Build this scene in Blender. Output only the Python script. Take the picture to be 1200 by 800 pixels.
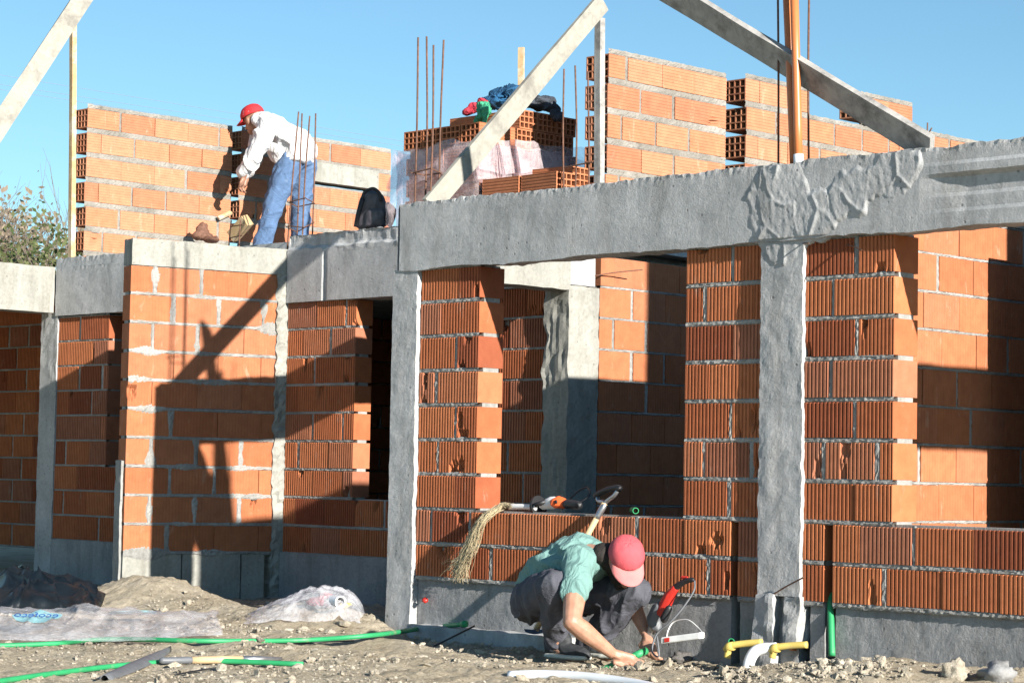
import bpy, bmesh, math, random
import numpy as np
from mathutils import Vector, Matrix, noise as mn

R_ = math.radians
scene = bpy.context.scene
COL = scene.collection
for o in list(bpy.data.objects): bpy.data.objects.remove(o)

# ------------------------------------------------------------------ camera model (surveyed from the two facade directions)
FPX, CX, CY = 2650.0, 600.0, 400.0
_A = np.array([-2630, 109, 2650.0]); _B = np.array([2679, 210, 2650.0])
_U = -_A / np.linalg.norm(_A)
_Z = -np.cross(_A, _B); _Z /= np.linalg.norm(_Z)
_V = np.cross(_Z, _U)
ROT = np.array([_U, _V, _Z])
CAM = np.array([8.993, -8.661, 0.886])
def ray(px, py): return ROT @ np.array([px - CX, py - CY, FPX])
def on(px, py, x=None, y=None, z=None):
    d = ray(px, py)
    i, v = (0, x) if x is not None else ((1, y) if y is not None else (2, z))
    return Vector(CAM + d * ((v - CAM[i]) / d[i]))
def J(px, py, Z): return Vector(CAM + ray(px, py) * (Z / FPX))
CRIGHT = Vector(ROT @ np.array([1, 0, 0.])); CUP = Vector(ROT @ np.array([0, -1, 0.])); CFWD = Vector(ROT @ np.array([0, 0, 1.]))

# ------------------------------------------------------------------ mesh helpers
class MB:
    def __init__(s): s.v = []; s.f = []; s.m = []
    def add(s, vs, fs, mi=0):
        b = len(s.v); s.v.extend([tuple(p) for p in vs])
        for f in fs: s.f.append([b + i for i in f]); s.m.append(mi)
    def box(s, c, sx, sy, sz, mi=0, rot=None):
        pts = []
        for dz in (-.5, .5):
            for dx, dy in ((-.5, -.5), (.5, -.5), (.5, .5), (-.5, .5)):
                p = Vector((dx * sx, dy * sy, dz * sz))
                if rot is not None: p = rot @ p
                pts.append(Vector(c) + p)
        s.add(pts, [(3, 2, 1, 0), (4, 5, 6, 7), (0, 1, 5, 4), (1, 2, 6, 5), (2, 3, 7, 6), (3, 0, 4, 7)], mi)
    def tube(s, pts, rad, n=8, mi=0, caps=True, flat=1.0):
        pts = [Vector(p) for p in pts]
        if not hasattr(rad, '__len__'): rad = [rad] * len(pts)
        vs = []; fs = []
        t0 = (pts[1] - pts[0]).normalized()
        a = t0.orthogonal().normalized()
        for i, p in enumerate(pts):
            t = (pts[min(i + 1, len(pts) - 1)] - pts[max(i - 1, 0)]).normalized()
            a = (a - t * a.dot(t)).normalized(); b = t.cross(a)
            for k in range(n):
                w = 2 * math.pi * k / n
                vs.append(p + (a * math.cos(w) + b * math.sin(w) * flat) * rad[i])
        for i in range(len(pts) - 1):
            for k in range(n):
                fs.append((i * n + k, i * n + (k + 1) % n, (i + 1) * n + (k + 1) % n, (i + 1) * n + k))
        if caps:
            fs.append(tuple(range(n - 1, -1, -1))); fs.append(tuple((len(pts) - 1) * n + k for k in range(n)))
        s.add(vs, fs, mi)
    def build(s, name, mats, parent=None, smooth=False, label=None):
        me = bpy.data.meshes.new(name)
        me.from_pydata(s.v, [], s.f)
        if not isinstance(mats, (list, tuple)): mats = [mats]
        for m in mats: me.materials.append(m)
        if len(mats) > 1: me.polygons.foreach_set('material_index', s.m)
        if smooth: me.polygons.foreach_set('use_smooth', [True] * len(me.polygons))
        me.update()
        o = bpy.data.objects.new(name, me); COL.objects.link(o)
        if parent is not None: o.parent = parent
        if label: o['label'] = label
        return o
def weld(o, d=1e-5):
    bm = bmesh.new(); bm.from_mesh(o.data); bmesh.ops.remove_doubles(bm, verts=bm.verts, dist=d)
    bmesh.ops.recalc_face_normals(bm, faces=bm.faces); bm.to_mesh(o.data); bm.free(); return o
def tag(o, label, cat, group=None, kind=None):
    o['label'] = label; o['category'] = cat
    if group: o['group'] = group
    if kind: o['kind'] = kind
    return o
def empty(name, loc=(0, 0, 0)):
    o = bpy.data.objects.new(name, None); COL.objects.link(o); o.empty_display_size = .1
    o.location = loc; return o
def adopt(root, *kids):      # parent world-space meshes under an Empty without moving them
    for k in kids:
        k.parent = root
        k.matrix_parent_inverse = Matrix.Translation(-Vector(root.location))
def spline(pts, n=8):
    P = [Vector(p) for p in pts]; out = []
    P = [P[0] * 2 - P[1]] + P + [P[-1] * 2 - P[-2]]
    for i in range(1, len(P) - 2):
        for k in range(n):
            t = k / n
            out.append(.5 * ((2 * P[i]) + (P[i + 1] - P[i - 1]) * t + (2 * P[i - 1] - 5 * P[i] + 4 * P[i + 1] - P[i + 2]) * t * t
                             + (3 * P[i] - P[i - 1] - 3 * P[i + 1] + P[i + 2]) * t ** 3))
    out.append(P[-2]); return out
def fbm(p, oct=3):
    s = 0; a = 1
    for _ in range(oct):
        s += a * mn.noise(p); p = p * 2.03 + Vector((3.1, 7.7, 1.3)); a *= .5
    return s

class Frame:
    def __init__(s, O, S, N): s.O = Vector(O); s.S = Vector(S).normalized(); s.N = Vector(N).normalized()
    def __call__(s, a, n, z): return s.O + s.S * a + s.N * n + Vector((0, 0, z))
FRONT = lambda y: Frame((0, y, 0), (1, 0, 0), (0, -1, 0))      # faces the yard
SIDE = lambda x: Frame((x, 0, 0), (0, 1, 0), (1, 0, 0))        # faces the sun

def rbox(mb, fr, s0, s1, n0, n1, z0, z1, step=.045, amp=.005, freq=9, lip=0.0, mi=0, fn=None):
    """a box of rough concrete: every face a grid, shaken by a noise that depends on position only"""
    ns = max(1, round((s1 - s0) / step)); nn = max(1, round((n1 - n0) / step)); nz = max(1, round((z1 - z0) / step))
    def P(i, j, k):
        a, n, z = s0 + (s1 - s0) * i / ns, n0 + (n1 - n0) * j / nn, z0 + (z1 - z0) * k / nz
        p = fr(a, n, z)
        v = mn.noise_vector(p * freq) * amp + mn.noise_vector(p * freq * 3.1) * amp * .5
        if lip:
            e = max(0, 1 - (z1 - z) / .05) ** 1.5; v += (mn.noise_vector(p * 33) + mn.noise_vector(p * 71) * .6) * lip * .55 * e + Vector((0, 0, 1)) * (lip * e * (mn.noise(p * 4) * .7 + .5 * mn.noise(p * 12)))
        if fn: v += fn(a, n, z, p)
        return p + v
    def grid(f, A, B):
        vs = [f(i, j) for i in range(A + 1) for j in range(B + 1)]
        mb.add(vs, [(i * (B + 1) + j, (i + 1) * (B + 1) + j, (i + 1) * (B + 1) + j + 1, i * (B + 1) + j + 1) for i in range(A) for j in range(B)], mi)
    grid(lambda i, j: P(i, nn, j), ns, nz)
    grid(lambda i, j: P(ns - i, 0, j), ns, nz)
    grid(lambda i, j: P(i, nn - j, nz), ns, nn)
    grid(lambda i, j: P(i, j, 0), ns, nn)
    grid(lambda i, j: P(ns, nn - i, j), nn, nz)
    grid(lambda i, j: P(0, i, j), nn, nz)

def honey(mb, O, A, B, D, w, h, nx, ny, web=.009, depth=.16, mi=0):
    xs = [0]; cw = (w - web * (nx + 1)) / nx
    for i in range(nx): xs += [xs[-1] + web, xs[-1] + web + cw]
    xs.append(w)
    ys = [0]; ch = (h - web * (ny + 1)) / ny
    for i in range(ny): ys += [ys[-1] + web, ys[-1] + web + ch]
    ys.append(h)
    V = lambda x, y, d: O + A * x + B * y + D * d
    for i in range(len(xs) - 1):
        for j in range(len(ys) - 1):
            a, b, c, d = xs[i], xs[i + 1], ys[j], ys[j + 1]
            if i % 2 == 1 and j % 2 == 1:
                q = [V(a, c, 0), V(b, c, 0), V(b, d, 0), V(a, d, 0), V(a, c, depth), V(b, c, depth), V(b, d, depth), V(a, d, depth)]
                mb.add(q, [(0, 1, 5, 4), (1, 2, 6, 5), (2, 3, 7, 6), (3, 0, 4, 7), (4, 5, 6, 7)], mi)
            else:
                mb.add([V(a, c, 0), V(b, c, 0), V(b, d, 0), V(a, d, 0)], [(0, 1, 2, 3)], mi)

def brick(mb, fr, s0, s1, z0, z1, t, rib='V', rng=random, chips=0, h0=False, h1=False, amp=.005, nj=0.0, nx=4, ny=3, mi=0):
    def prof(a, b, p):
        n = max(2, round((b - a - .008) / p)); p = (b - a - .008) / n
        out = [(a, -.002), (a + .003, 0)]
        for i in range(n):
            q = a + .004 + i * p
            out += [(q + .05 * p, 0), (q + .50 * p, 0), (q + .58 * p, -amp), (q + .97 * p, -amp)]
        return out + [(b - .003, 0), (b, -.002)]
    if rib == 'V':
        cs = prof(s0, s1, .0225); rs = [(z0 + (z1 - z0) * k / 7, 0) for k in range(8)]
    elif rib == 'H':
        cs = [(s0 + (s1 - s0) * k / 3, 0) for k in range(4)]; rs = prof(z0, z1, .0195)
    else:
        cs = [(s0 + (s1 - s0) * k / 6, 0) for k in range(7)]; rs = [(z0 + (z1 - z0) * k / 6, 0) for k in range(7)]
    ch = []
    for _ in range(chips):
        ch.append((rng.uniform(s0, s1), rng.choice((z0, z1, rng.uniform(z0, z1))), rng.uniform(.015, .045), rng.uniform(.02, .09), rng.uniform(.015, .034)))
    C, Rr = len(cs), len(rs)
    vs = []
    for i, (a, na) in enumerate(cs):
        for j, (z, nz) in enumerate(rs):
            n = na + nz + nj
            for (ca, cz, ra, rz, dp) in ch:
                d = math.hypot((a - ca) / ra, (z - cz) / rz) + .5 * mn.noise(Vector((a * 70, z * 45, s0)))
                if d < 1: n -= dp * min(1, (1 - d) * 3) * rng.uniform(.75, 1.1)
            vs.append(fr(a, n, z))
    fs = [(i * Rr + j, (i + 1) * Rr + j, (i + 1) * Rr + j + 1, i * Rr + j + 1) for i in range(C - 1) for j in range(Rr - 1)]
    base = len(vs)
    ring = [(i, 0) for i in range(C)] + [(C - 1, j) for j in range(1, Rr)] + [(i, Rr - 1) for i in range(C - 2, -1, -1)] + [(0, j) for j in range(Rr - 2, 0, -1)]
    for (i, j) in ring: vs.append(fr(cs[i][0], -t, rs[j][0]))
    L = len(ring)
    for k in range(L):
        a, b = ring[k], ring[(k + 1) % L]
        if h0 and a[0] == 0 and b[0] == 0: continue
        if h1 and a[0] == C - 1 and b[0] == C - 1: continue
        fs.append((a[0] * Rr + a[1], base + k, base + (k + 1) % L, b[0] * Rr + b[1]))
    fs.append([base + k for k in range(L)][::-1])
    mb.add(vs, fs, mi)
    Zv = Vector((0, 0, 1))
    if h0: honey(mb, fr(s0, nj - t, z0), fr.N, Zv, fr.S, t, z1 - z0, nx, ny, depth=min(.2, (s1 - s0) * .8), mi=mi)
    if h1: honey(mb, fr(s1, nj, z0), -fr.N, Zv, -fr.S, t, z1 - z0, nx, ny, depth=min(.2, (s1 - s0) * .8), mi=mi)

def strip(mb, fr, sa, sb, za, zb, n0, rng, rough=.004, smear=0.0, vertical=False, mi=1):
    """a rough line of mortar lying in a joint and spilling a little over the brick edges"""
    L = (zb - za) if vertical else (sb - sa)
    n = max(2, int(L / .016)); seed = rng.uniform(0, 50)
    rows = 5; vs = []
    for i in range(n + 1):
        t = i / n
        for r in range(rows):
            u = r / (rows - 1) - .5
            if vertical:
                half = (sb - sa) / 2; c = (sa + sb) / 2
                z = za + L * t
                half = half * (1 + .4 * mn.noise(Vector((z * 30, seed, 0)))) + smear * max(0, mn.noise(Vector((z * 9, seed, 3))) + .1)
                a = c + u * 2 * half + .002 * mn.noise(Vector((z * 60, seed, r)))
            else:
                half = (zb - za) / 2; c = (za + zb) / 2; a = sa + L * t
                half = half * (1.05 + .3 * mn.noise(Vector((a * 28, seed, 0)))) + smear * max(0, mn.noise(Vector((a * 3.3, seed, 3))) - .1)
                z = c + u * 2 * half + .0025 * mn.noise(Vector((a * 50, seed, r * 1.7)))
            nn = n0 + rough * mn.noise(Vector((a * 45, z * 45, seed))) + rough * .8 * rng.uniform(-1, 1)
            if r in (0, rows - 1): nn = min(nn, n0) - .0045
            if smear and abs(u) < .4: nn += .002
            vs.append(fr(a, nn, z))
    mb.add(vs, [(i * rows + r, (i + 1) * rows + r, (i + 1) * rows + r + 1, i * rows + r + 1) for i in range(n) for r in range(rows - 1)], mi)

def brick_wall(fr, s0, s1, z0, nc, t, pitch=.1943, openings=(), L=.312, rib='V', seed=1, fill=.45, chip=.15, smear=0.0,
               h0=False, h1=False, joint=.016, back=False, alt=.5, strips=True, amp=.0068, skip=(), jag=0.0):
    rng = random.Random(seed); mb = MB()
    for c in range(nc):
        za = z0 + c * pitch; zb = za + pitch; zm = (za + zb) / 2
        iv = [(s0 + (rng.uniform(0, jag) if jag else 0), s1)]
        for (a, b, oz0, oz1) in openings:
            if oz0 < zm < oz1:
                nv = []
                for (p, q) in iv:
                    if b <= p or a >= q: nv.append((p, q)); continue
                    if a > p: nv.append((p, a))
                    if b < q: nv.append((b, q))
                iv = nv
        for (p, q) in iv:
            fr_ = fr
            # mortar core behind the faces
            e0 = .2 if (h0 and abs(p - s0) < .1) else .003; e1 = .2 if (h1 and q == s1) else .003
            if q - p > e0 + e1 + .02:
                pts = [fr(a, n, z) for z in (za - .001, zb - .001) for (a, n) in ((p + e0, -.04), (q - e1, -.04), (q - e1, -t + .03), (p + e0, -t + .03))]
                mb.add(pts, [(3, 2, 1, 0), (4, 5, 6, 7), (0, 1, 5, 4), (1, 2, 6, 5), (2, 3, 7, 6), (3, 0, 4, 7)], 1)
            off = (L * alt if c % 2 else 0) + rng.uniform(-.03, .03)
            a = p; first = True
            while a < q - .015:
                ln = L - off if first and off > .03 else L
                b = min(a + ln + rng.uniform(-.006, .006), q)
                if q - b < .05: b = q
                mort = rng.random() < fill
                gap = rng.uniform(.02, .034) if mort else rng.uniform(.002, .006)
                bb = b if b >= q - .001 else b - gap
                isfirst = abs(a - p) < .001 and abs(p - s0) < .1; islast = b >= q - .001 and q == s1
                if (c, round(a, 0)) not in skip:
                    brick(mb, fr_, a, bb, za + joint * .5 + rng.uniform(-.002, .002), zb - joint * .5 + rng.uniform(-.002, .002), t, rib, rng,
                          chips=(rng.choice((1, 1, 2)) if rng.random() < chip else 0), h0=h0 and isfirst, h1=h1 and islast, nj=rng.uniform(-.003, .003), amp=amp)
                if mort and bb < q - .001:
                    strip(mb, fr, bb - .002, b + .002, za + .004, zb - .004, -.004 if not smear else .001, rng, smear=smear * .5, vertical=True)
                a = b; first = False
            if strips:
                strip(mb, fr, p, q, za - joint * .55, za + joint * .55, -.002 if not smear else .001, rng, smear=smear)
                if c == nc - 1: strip(mb, fr, p, q, zb - joint * .5, zb + joint * .3, -.003, rng)
    return mb

# ------------------------------------------------------------------ materials
def newmat(name):
    m = bpy.data.materials.new(name); m.use_nodes = True
    nt = m.node_tree; b = nt.nodes['Principled BSDF']
    return m, nt, b
def N(nt, t, **k):
    n = nt.nodes.new(t)
    for a, v in k.items(): setattr(n, a, v)
    return n
def ramp(nt, fac, stops):
    r = N(nt, 'ShaderNodeValToRGB')
    while len(r.color_ramp.elements) < len(stops): r.color_ramp.elements.new(.5)
    for e, (p, c) in zip(r.color_ramp.elements, stops): e.position = p; e.color = (*c, 1)
    nt.links.new(fac, r.inputs[0]); return r.outputs[0]
def noise(nt, scale, detail=4, rough=.55, vec=None, dist=0):
    n = N(nt, 'ShaderNodeTexNoise'); n.inputs['Scale'].default_value = scale; n.inputs['Detail'].default_value = detail
    n.inputs['Roughness'].default_value = rough; n.inputs['Distortion'].default_value = dist
    if vec is None:
        g = N(nt, 'ShaderNodeNewGeometry'); vec = g.outputs['Position']
    nt.links.new(vec, n.inputs['Vector']); return n.outputs['Fac']
def mix(nt, fac, a, b, bt='MIX'):
    m = N(nt, 'ShaderNodeMix', data_type='RGBA', blend_type=bt)
    for s, v in ((m.inputs[0], fac), (m.inputs[6], a), (m.inputs[7], b)):
        if hasattr(v, 'is_linked') or isinstance(v, bpy.types.NodeSocket): nt.links.new(v, s)
        elif isinstance(v, (int, float)): s.default_value = v
        else: s.default_value = (*v, 1)
    return m.outputs[2]
def bump(nt, b, h, strength, dist):
    u = N(nt, 'ShaderNodeBump'); u.inputs['Strength'].default_value = strength; u.inputs['Distance'].default_value = dist
    nt.links.new(h, u.inputs['Height']); nt.links.new(u.outputs[0], b.inputs['Normal'])
def simple(name, col, rough=.6, metal=0, var=.12, scale=18, bmp=0, bscale=60, spec=.5, dirt=None):
    m, nt, b = newmat(name)
    f = noise(nt, scale, 5)
    lo = tuple(c * (1 - var) for c in col); hi = tuple(min(1, c * (1 + var)) for c in col)
    c = ramp(nt, f, [(.3, lo), (.7, hi)])
    if dirt:
        d = ramp(nt, noise(nt, scale * .6, 6, .65), [(dirt[1], (0, 0, 0)), (dirt[1] + .18, (1, 1, 1))])
        c = mix(nt, d, c, dirt[0])
    nt.links.new(c, b.inputs['Base Color'])
    b.inputs['Roughness'].default_value = rough; b.inputs['Metallic'].default_value = metal
    b.inputs['Specular IOR Level'].default_value = spec
    if bmp: bump(nt, b, noise(nt, bscale, 4, .6), bmp, .01)
    return m
def brickmat(name, stops, pale, pale_at=.6):
    m, nt, b = newmat(name)
    g = N(nt, 'ShaderNodeNewGeometry')
    c = ramp(nt, g.outputs['Random Per Island'], stops)
    f = noise(nt, 14, 6, .65)
    c = mix(nt, .35, c, ramp(nt, f, [(.3, (.55, .5, .48)), (.7, (1.25, 1.25, 1.25))]), 'MULTIPLY')
    mp = N(nt, 'ShaderNodeMapping'); mp.inputs['Scale'].default_value = (9, 9, 3.2); nt.links.new(g.outputs['Position'], mp.inputs[0])
    p = ramp(nt, noise(nt, 1.6, 7, .7, mp.outputs[0], .6), [(pale_at, (0, 0, 0)), (pale_at + .2, (.75, .75, .75))])
    c = mix(nt, p, c, pale)
    nt.links.new(c, b.inputs['Base Color']); b.inputs['Roughness'].default_value = .92
    b.inputs['Specular IOR Level'].default_value = .25
    bump(nt, b, noise(nt, 160, 4, .7), .35, .004)
    return m
M = {}
M['brick'] = brickmat('fired_clay', [(0, (.25, .07, .034)), (.25, (.38, .115, .048)), (.5, (.45, .145, .06)), (.75, (.50, .17, .07)), (.9, (.38, .15, .085)), (1, (.33, .125, .07))], (.42, .30, .23), .60)
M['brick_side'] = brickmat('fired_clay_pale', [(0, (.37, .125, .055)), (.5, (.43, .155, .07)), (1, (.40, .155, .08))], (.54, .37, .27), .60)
M['brick_upper'] = brickmat('fired_clay_upper', [(0, (.40, .158, .085)), (.4, (.46, .195, .102)), (.8, (.48, .22, .125)), (1, (.41, .15, .08))], (.62, .42, .30), .59)
M['brick_loose'] = brickmat('fired_clay_loose', [(0, (.40, .14, .065)), (.5, (.48, .18, .085)), (1, (.42, .17, .09))], (.5, .33, .24), .68)

def concretemat(name, lo, hi, pits=.5, bmp=.5):
    m, nt, b = newmat(name)
    c = ramp(nt, noise(nt, 3.2, 8, .62), [(.32, lo), (.66, hi)])
    c = mix(nt, .5, c, ramp(nt, noise(nt, 45, 4, .7), [(.35, (.72, .72, .72)), (.6, (1.1, 1.1, 1.1))]), 'MULTIPLY')
    # little air holes
    v = N(nt, 'ShaderNodeTexVoronoi'); v.inputs['Scale'].default_value = 15; v.inputs['Randomness'].default_value = 1
    g = N(nt, 'ShaderNodeNewGeometry'); nt.links.new(g.outputs['Position'], v.inputs['Vector'])
    hole = ramp(nt, v.outputs['Distance'], [(.07, (.12, .12, .12)), (.13, (1, 1, 1))])
    sel = ramp(nt, noise(nt, 11, 2), [(.47, (1, 1, 1)), (.52, (0, 0, 0))])
    hole2 = mix(nt, 1.0, hole, sel, 'LIGHTEN')
    c = mix(nt, pits, c, hole2, 'MULTIPLY')
    mp = N(nt, 'ShaderNodeMapping'); mp.inputs['Scale'].default_value = (5, 5, .9); nt.links.new(g.outputs['Position'], mp.inputs[0])
    c = mix(nt, .55, c, ramp(nt, noise(nt, 1.5, 7, .7, mp.outputs[0], .4), [(.36, (.62, .61, .58)), (.5, (.95, .95, .95)), (.66, (1.1, 1.1, 1.1))]), 'MULTIPLY')
    nt.links.new(c, b.inputs['Base Color']); b.inputs['Roughness'].default_value = .93; b.inputs['Specular IOR Level'].default_value = .25
    mx = N(nt, 'ShaderNodeMath', operation='ADD'); nt.links.new(noise(nt, 95, 8, .7), mx.inputs[0])
    mm = N(nt, 'ShaderNodeMath', operation='MULTIPLY'); mm.inputs[1].default_value = .6; nt.links.new(hole2, mm.inputs[0]); nt.links.new(mm.outputs[0], mx.inputs[1])
    bump(nt, b, mx.outputs[0], bmp, .007)
    return m
M['concrete'] = concretemat('cast_concrete', (.36, .36, .355), (.50, .495, .485))
M['concrete_sunlit'] = concretemat('sunlit_concrete', (.27, .265, .235), (.36, .35, .31), .4, .35)  # sunlit copy of the cast concrete, full sun put into its warmer tone
M['mortar_dark'] = concretemat('mortar_upper', (.20, .185, .16), (.33, .305, .27), .2, .8)
M['mortar'] = concretemat('mortar', (.25, .245, .23), (.39, .38, .355), .2, .8)
M['plinth'] = concretemat('plinth_render', (.25, .25, .25), (.36, .355, .35), .25, .7)

def woodmat(name, lo, hi, stain=None, axis_scale=(2, 2, 2)):
    m, nt, b = newmat(name)
    tc = N(nt, 'ShaderNodeTexCoord'); mp = N(nt, 'ShaderNodeMapping'); mp.inputs['Scale'].default_value = axis_scale
    nt.links.new(tc.outputs['Object'], mp.inputs[0])
    c = ramp(nt, noise(nt, 6, 6, .6, mp.outputs[0], 1.2), [(.3, lo), (.7, hi)])
    if stain:
        c = mix(nt, ramp(nt, noise(nt, 5, 6, .7), [(.5, (0, 0, 0)), (.66, (1, 1, 1))]), c, stain)
    nt.links.new(c, b.inputs['Base Color']); b.inputs['Roughness'].default_value = .85
    bump(nt, b, noise(nt, 40, 5, .7), .3, .004); return m
M['wood_white'] = woodmat('cement_washed_timber', (.255, .24, .20), (.335, .318, .27), (.19, .175, .15))
M['wood_grey'] = woodmat('weathered_timber', (.26, .25, .235), (.42, .40, .37), (.16, .15, .14))
M['wood_raw'] = woodmat('raw_pine', (.36, .23, .11), (.52, .36, .19), (.55, .5, .42))
M['steel_rust'] = simple('rusty_steel', (.17, .085, .055), .8, .3, .35, 40, .4, 200)
M['orange_pvc'] = simple('orange_pvc', (.52, .17, .055), .38, 0, .08, 6)
M['white_pvc'] = simple('white_pvc', (.74, .75, .76), .35, 0, .05, 8, dirt=((.45, .4, .33), .62))
M['yellow_pvc'] = simple('yellow_pvc', (.62, .47, .12), .55, 0, .1, 12, dirt=((.45, .37, .25), .55))
M['green_ppr'] = simple('green_pipe', (.025, .29, .105), .5, 0, .15, 10, dirt=((.30, .29, .2), .58))
M['soil'] = None
# ================================================================== THE HOUSE
house = empty('unfinished_house', (2.0, 0, 0))
tag(house, 'unfinished roofless house of hollow orange bricks with grey concrete beams and columns', 'house')
def part(mb, name, mats, label=None, w=True):
    o = mb.build(name, mats, None, False, label)
    if w: weld(o)
    adopt(house, o); return o
BM = [M['brick'], M['mortar']]; BS = [M['brick_side'], M['mortar']]; BU = [M['brick_upper'], M['mortar_dark']]
Z0, P_ = .313, .1943
SUNS = Vector((-1, .15, -.333)).normalized()

# ---- front facade (y = 0)
f1 = FRONT(0)
TF = .19
# lower two courses run on under both windows; slots for pipes are chased through them
mb = brick_wall(f1, -.50, 1.99, Z0, 9, TF, openings=[(-.02, 1.49, .70, 3), (1.80, 1.85, 0, .70)], seed=11, fill=.5, chip=.3, joint=.023)
part(mb, 'brick_wall', BM, 'ribbed orange brick wall with the deep window opening above the crouching man')
mb = brick_wall(f1, 2.25, 5.1, Z0, 9, TF, openings=[(2.77, 4.25, .70, 3), (2.375, 2.43, 0, .70)], seed=23, fill=.5, chip=.28, joint=.023)
part(mb, 'brick_wall', BM, 'ribbed orange brick wall right of the splattered column')
# dark chases behind the two slots
for xx in (1.825, 2.4025):
    mb = MB(); mb.box((xx, .15, .5), .056, .06, .4); part(mb, 'slot_backing', M['brick'])
def lcol(a, n, z, p): return Vector(((.009 * (mn.noise(Vector((z * 4, 1, 1))) + .7 * mn.noise(Vector((z * 17, 2, 1))) + .6 * mn.noise(Vector((z * 47, 2, 1)))) - .003 if a > -.53 else 0), 0, 0)) + (Vector((0, -.05, 0)) * max(0, .2 - z) if n > 0 else Vector())
mb = MB(); rbox(mb, f1, -.71, -.50, -.2, .028, -.25, 2.06, .02, .003, 11, fn=lcol); part(mb, 'concrete_column', M['concrete'], 'grey cast column at the left end of the front beam')
# middle column, ragged edges, with a seam and a broken foot
def ragged(a, n, z, p):
    e = 0
    if a < 2.03: e = 1
    if a > 2.21: e = -1
    v = Vector((-e * .008 * (.2 + .9*mn.noise(Vector((z * 3.1, a * 3, 5))) + .8 * mn.noise(Vector((z * 17, a, 1))) + .5 * mn.noise(Vector((z * 41, a, 7)))), 0, 0))
    if n > 0: v += Vector((0, -.007 * max(0, mn.noise(Vector((a * 9, z * 6, 2)))), 0))
    return v
mb = MB(); rbox(mb, f1, 1.993, 2.25, -.19, .022, .34, 2.06, .014, .0022, 17, fn=ragged)
def foot(a, n, z, p): return Vector(((a - 2.12) * .15 * max(0, (.34 - z)), -.05 * max(0, .34 - z), 0)) + mn.noise_vector(p * 9) * .018
rbox(mb, f1, 1.985, 2.10, -.19, .03, -.1, .345, .025, .008, 14, fn=foot)
rbox(mb, f1, 2.165, 2.255, -.19, .03, .10, .345, .02, .008, 14, fn=foot)
rbox(mb, f1, 2.08, 2.21, -.19, -.03, -.1, .345, .03, .008, 14)
part(mb, 'concrete_column', M['concrete'], 'grey column with ragged mortar edges and a broken foot')
mb = MB(); rbox(mb, f1, 5.1, 5.36, -.2, .02, -.1, 2.06, .05, .006, 11); part(mb, 'concrete_column', M['concrete'])
# the long ring beam
def beamfn(a, n, z, p):
    v = Vector((0, 0, 0))
    if n > 0 and a > 2.93:       # right part was cast behind boards: ledges
        k = 0
        if z > 2.355: k = .0
        elif z > 2.31: k = -.012
        elif z > 2.22: k = .018
        elif z > 2.135: k = .008
        v += Vector((0, (k + .003) * min(1, (a - 2.93) / .25), 0))
    if n > 0 and a < -.66: v += Vector((0, (-.66 - a) * 1.3, 0))
    if z < 2.09: v += Vector((0, 0, .02 * mn.noise(Vector((a * 3, n * 6, 8))) - .012 * max(0, mn.noise(Vector((a * 13, 1, 8))))))
    return v
mb = MB(); rbox(mb, f1, -.71, 5.38, -.12, .034, 2.058, 2.437, .018, .0016, 10, lip=.013, fn=beamfn)
part(mb, 'concrete_beam', M['concrete'], 'long grey ring beam over the front windows')
# thrown mortar over the joint of beam and middle column
mb = MB(); nx_, nz_ = 190, 110; vs = []; hs = []
for i in range(nx_ + 1):
    for j in range(nz_ + 1):
        a = 1.83 + 1.17 * i / nx_; z = 1.93 + .50 * j / nz_
        q = Vector((a * 6.5 + z * 1.2, z * 3.4, 3.3))
        d1 = math.hypot((a - 2.10) / .235, (z - 2.22) / .26); d2 = 9
        for t in range(9):
            s_ = t / 8; d2 = min(d2, math.hypot(a - (2.28 + .56 * s_), z - (2.15 + .21 * s_)) / (.115 + .025 * math.sin(t * 2.)))
        d3 = math.hypot((a - 2.12) / .13, (z - 2.02) / .1)
        d = min(d1, d2, d3) + .22 * mn.noise(q * 1.7) + .12 * mn.noise(q * 5)
        h = max(0, min(1, (1 - d) * 4))
        wq = Vector((a * 6.2 + z * 1.5, z * 3.6 - a * .8, 3.3)); wq += mn.noise_vector(wq * .9) * .45
        dd, pp = mn.voronoi(wq); edge = dd[1] - dd[0]; cell = mn.cell_vector(pp[0] * 37.1)
        tilt = (wq - pp[0]).dot(Vector((cell.x - .5, cell.y - .5, 0)))
        n = .030 + h * (.007 + .008 * tilt + .004 * cell.z + .0085 * math.exp(-(edge / .07) ** 2) * max(0, .35 + mn.noise(wq * 1.7)) + .0018 * mn.noise(q * 6) + .0012 * mn.noise(q * 15))
        if z < 2.07: n -= (.012 if h > .05 else .06)
        hs.append(h); vs.append(f1(a, n, z))
mb.add(vs, [q for q in [(i * (nz_ + 1) + j, (i + 1) * (nz_ + 1) + j, (i + 1) * (nz_ + 1) + j + 1, i * (nz_ + 1) + j + 1) for i in range(nx_) for j in range(nz_)] if max(hs[k] for k in q) > 0])
o = part(mb, 'mortar_patch', M['concrete'], 'thrown grey mortar crusted over the joint of beam and column', False)
o.data.polygons.foreach_set('use_smooth', [True] * len(o.data.polygons))
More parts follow.
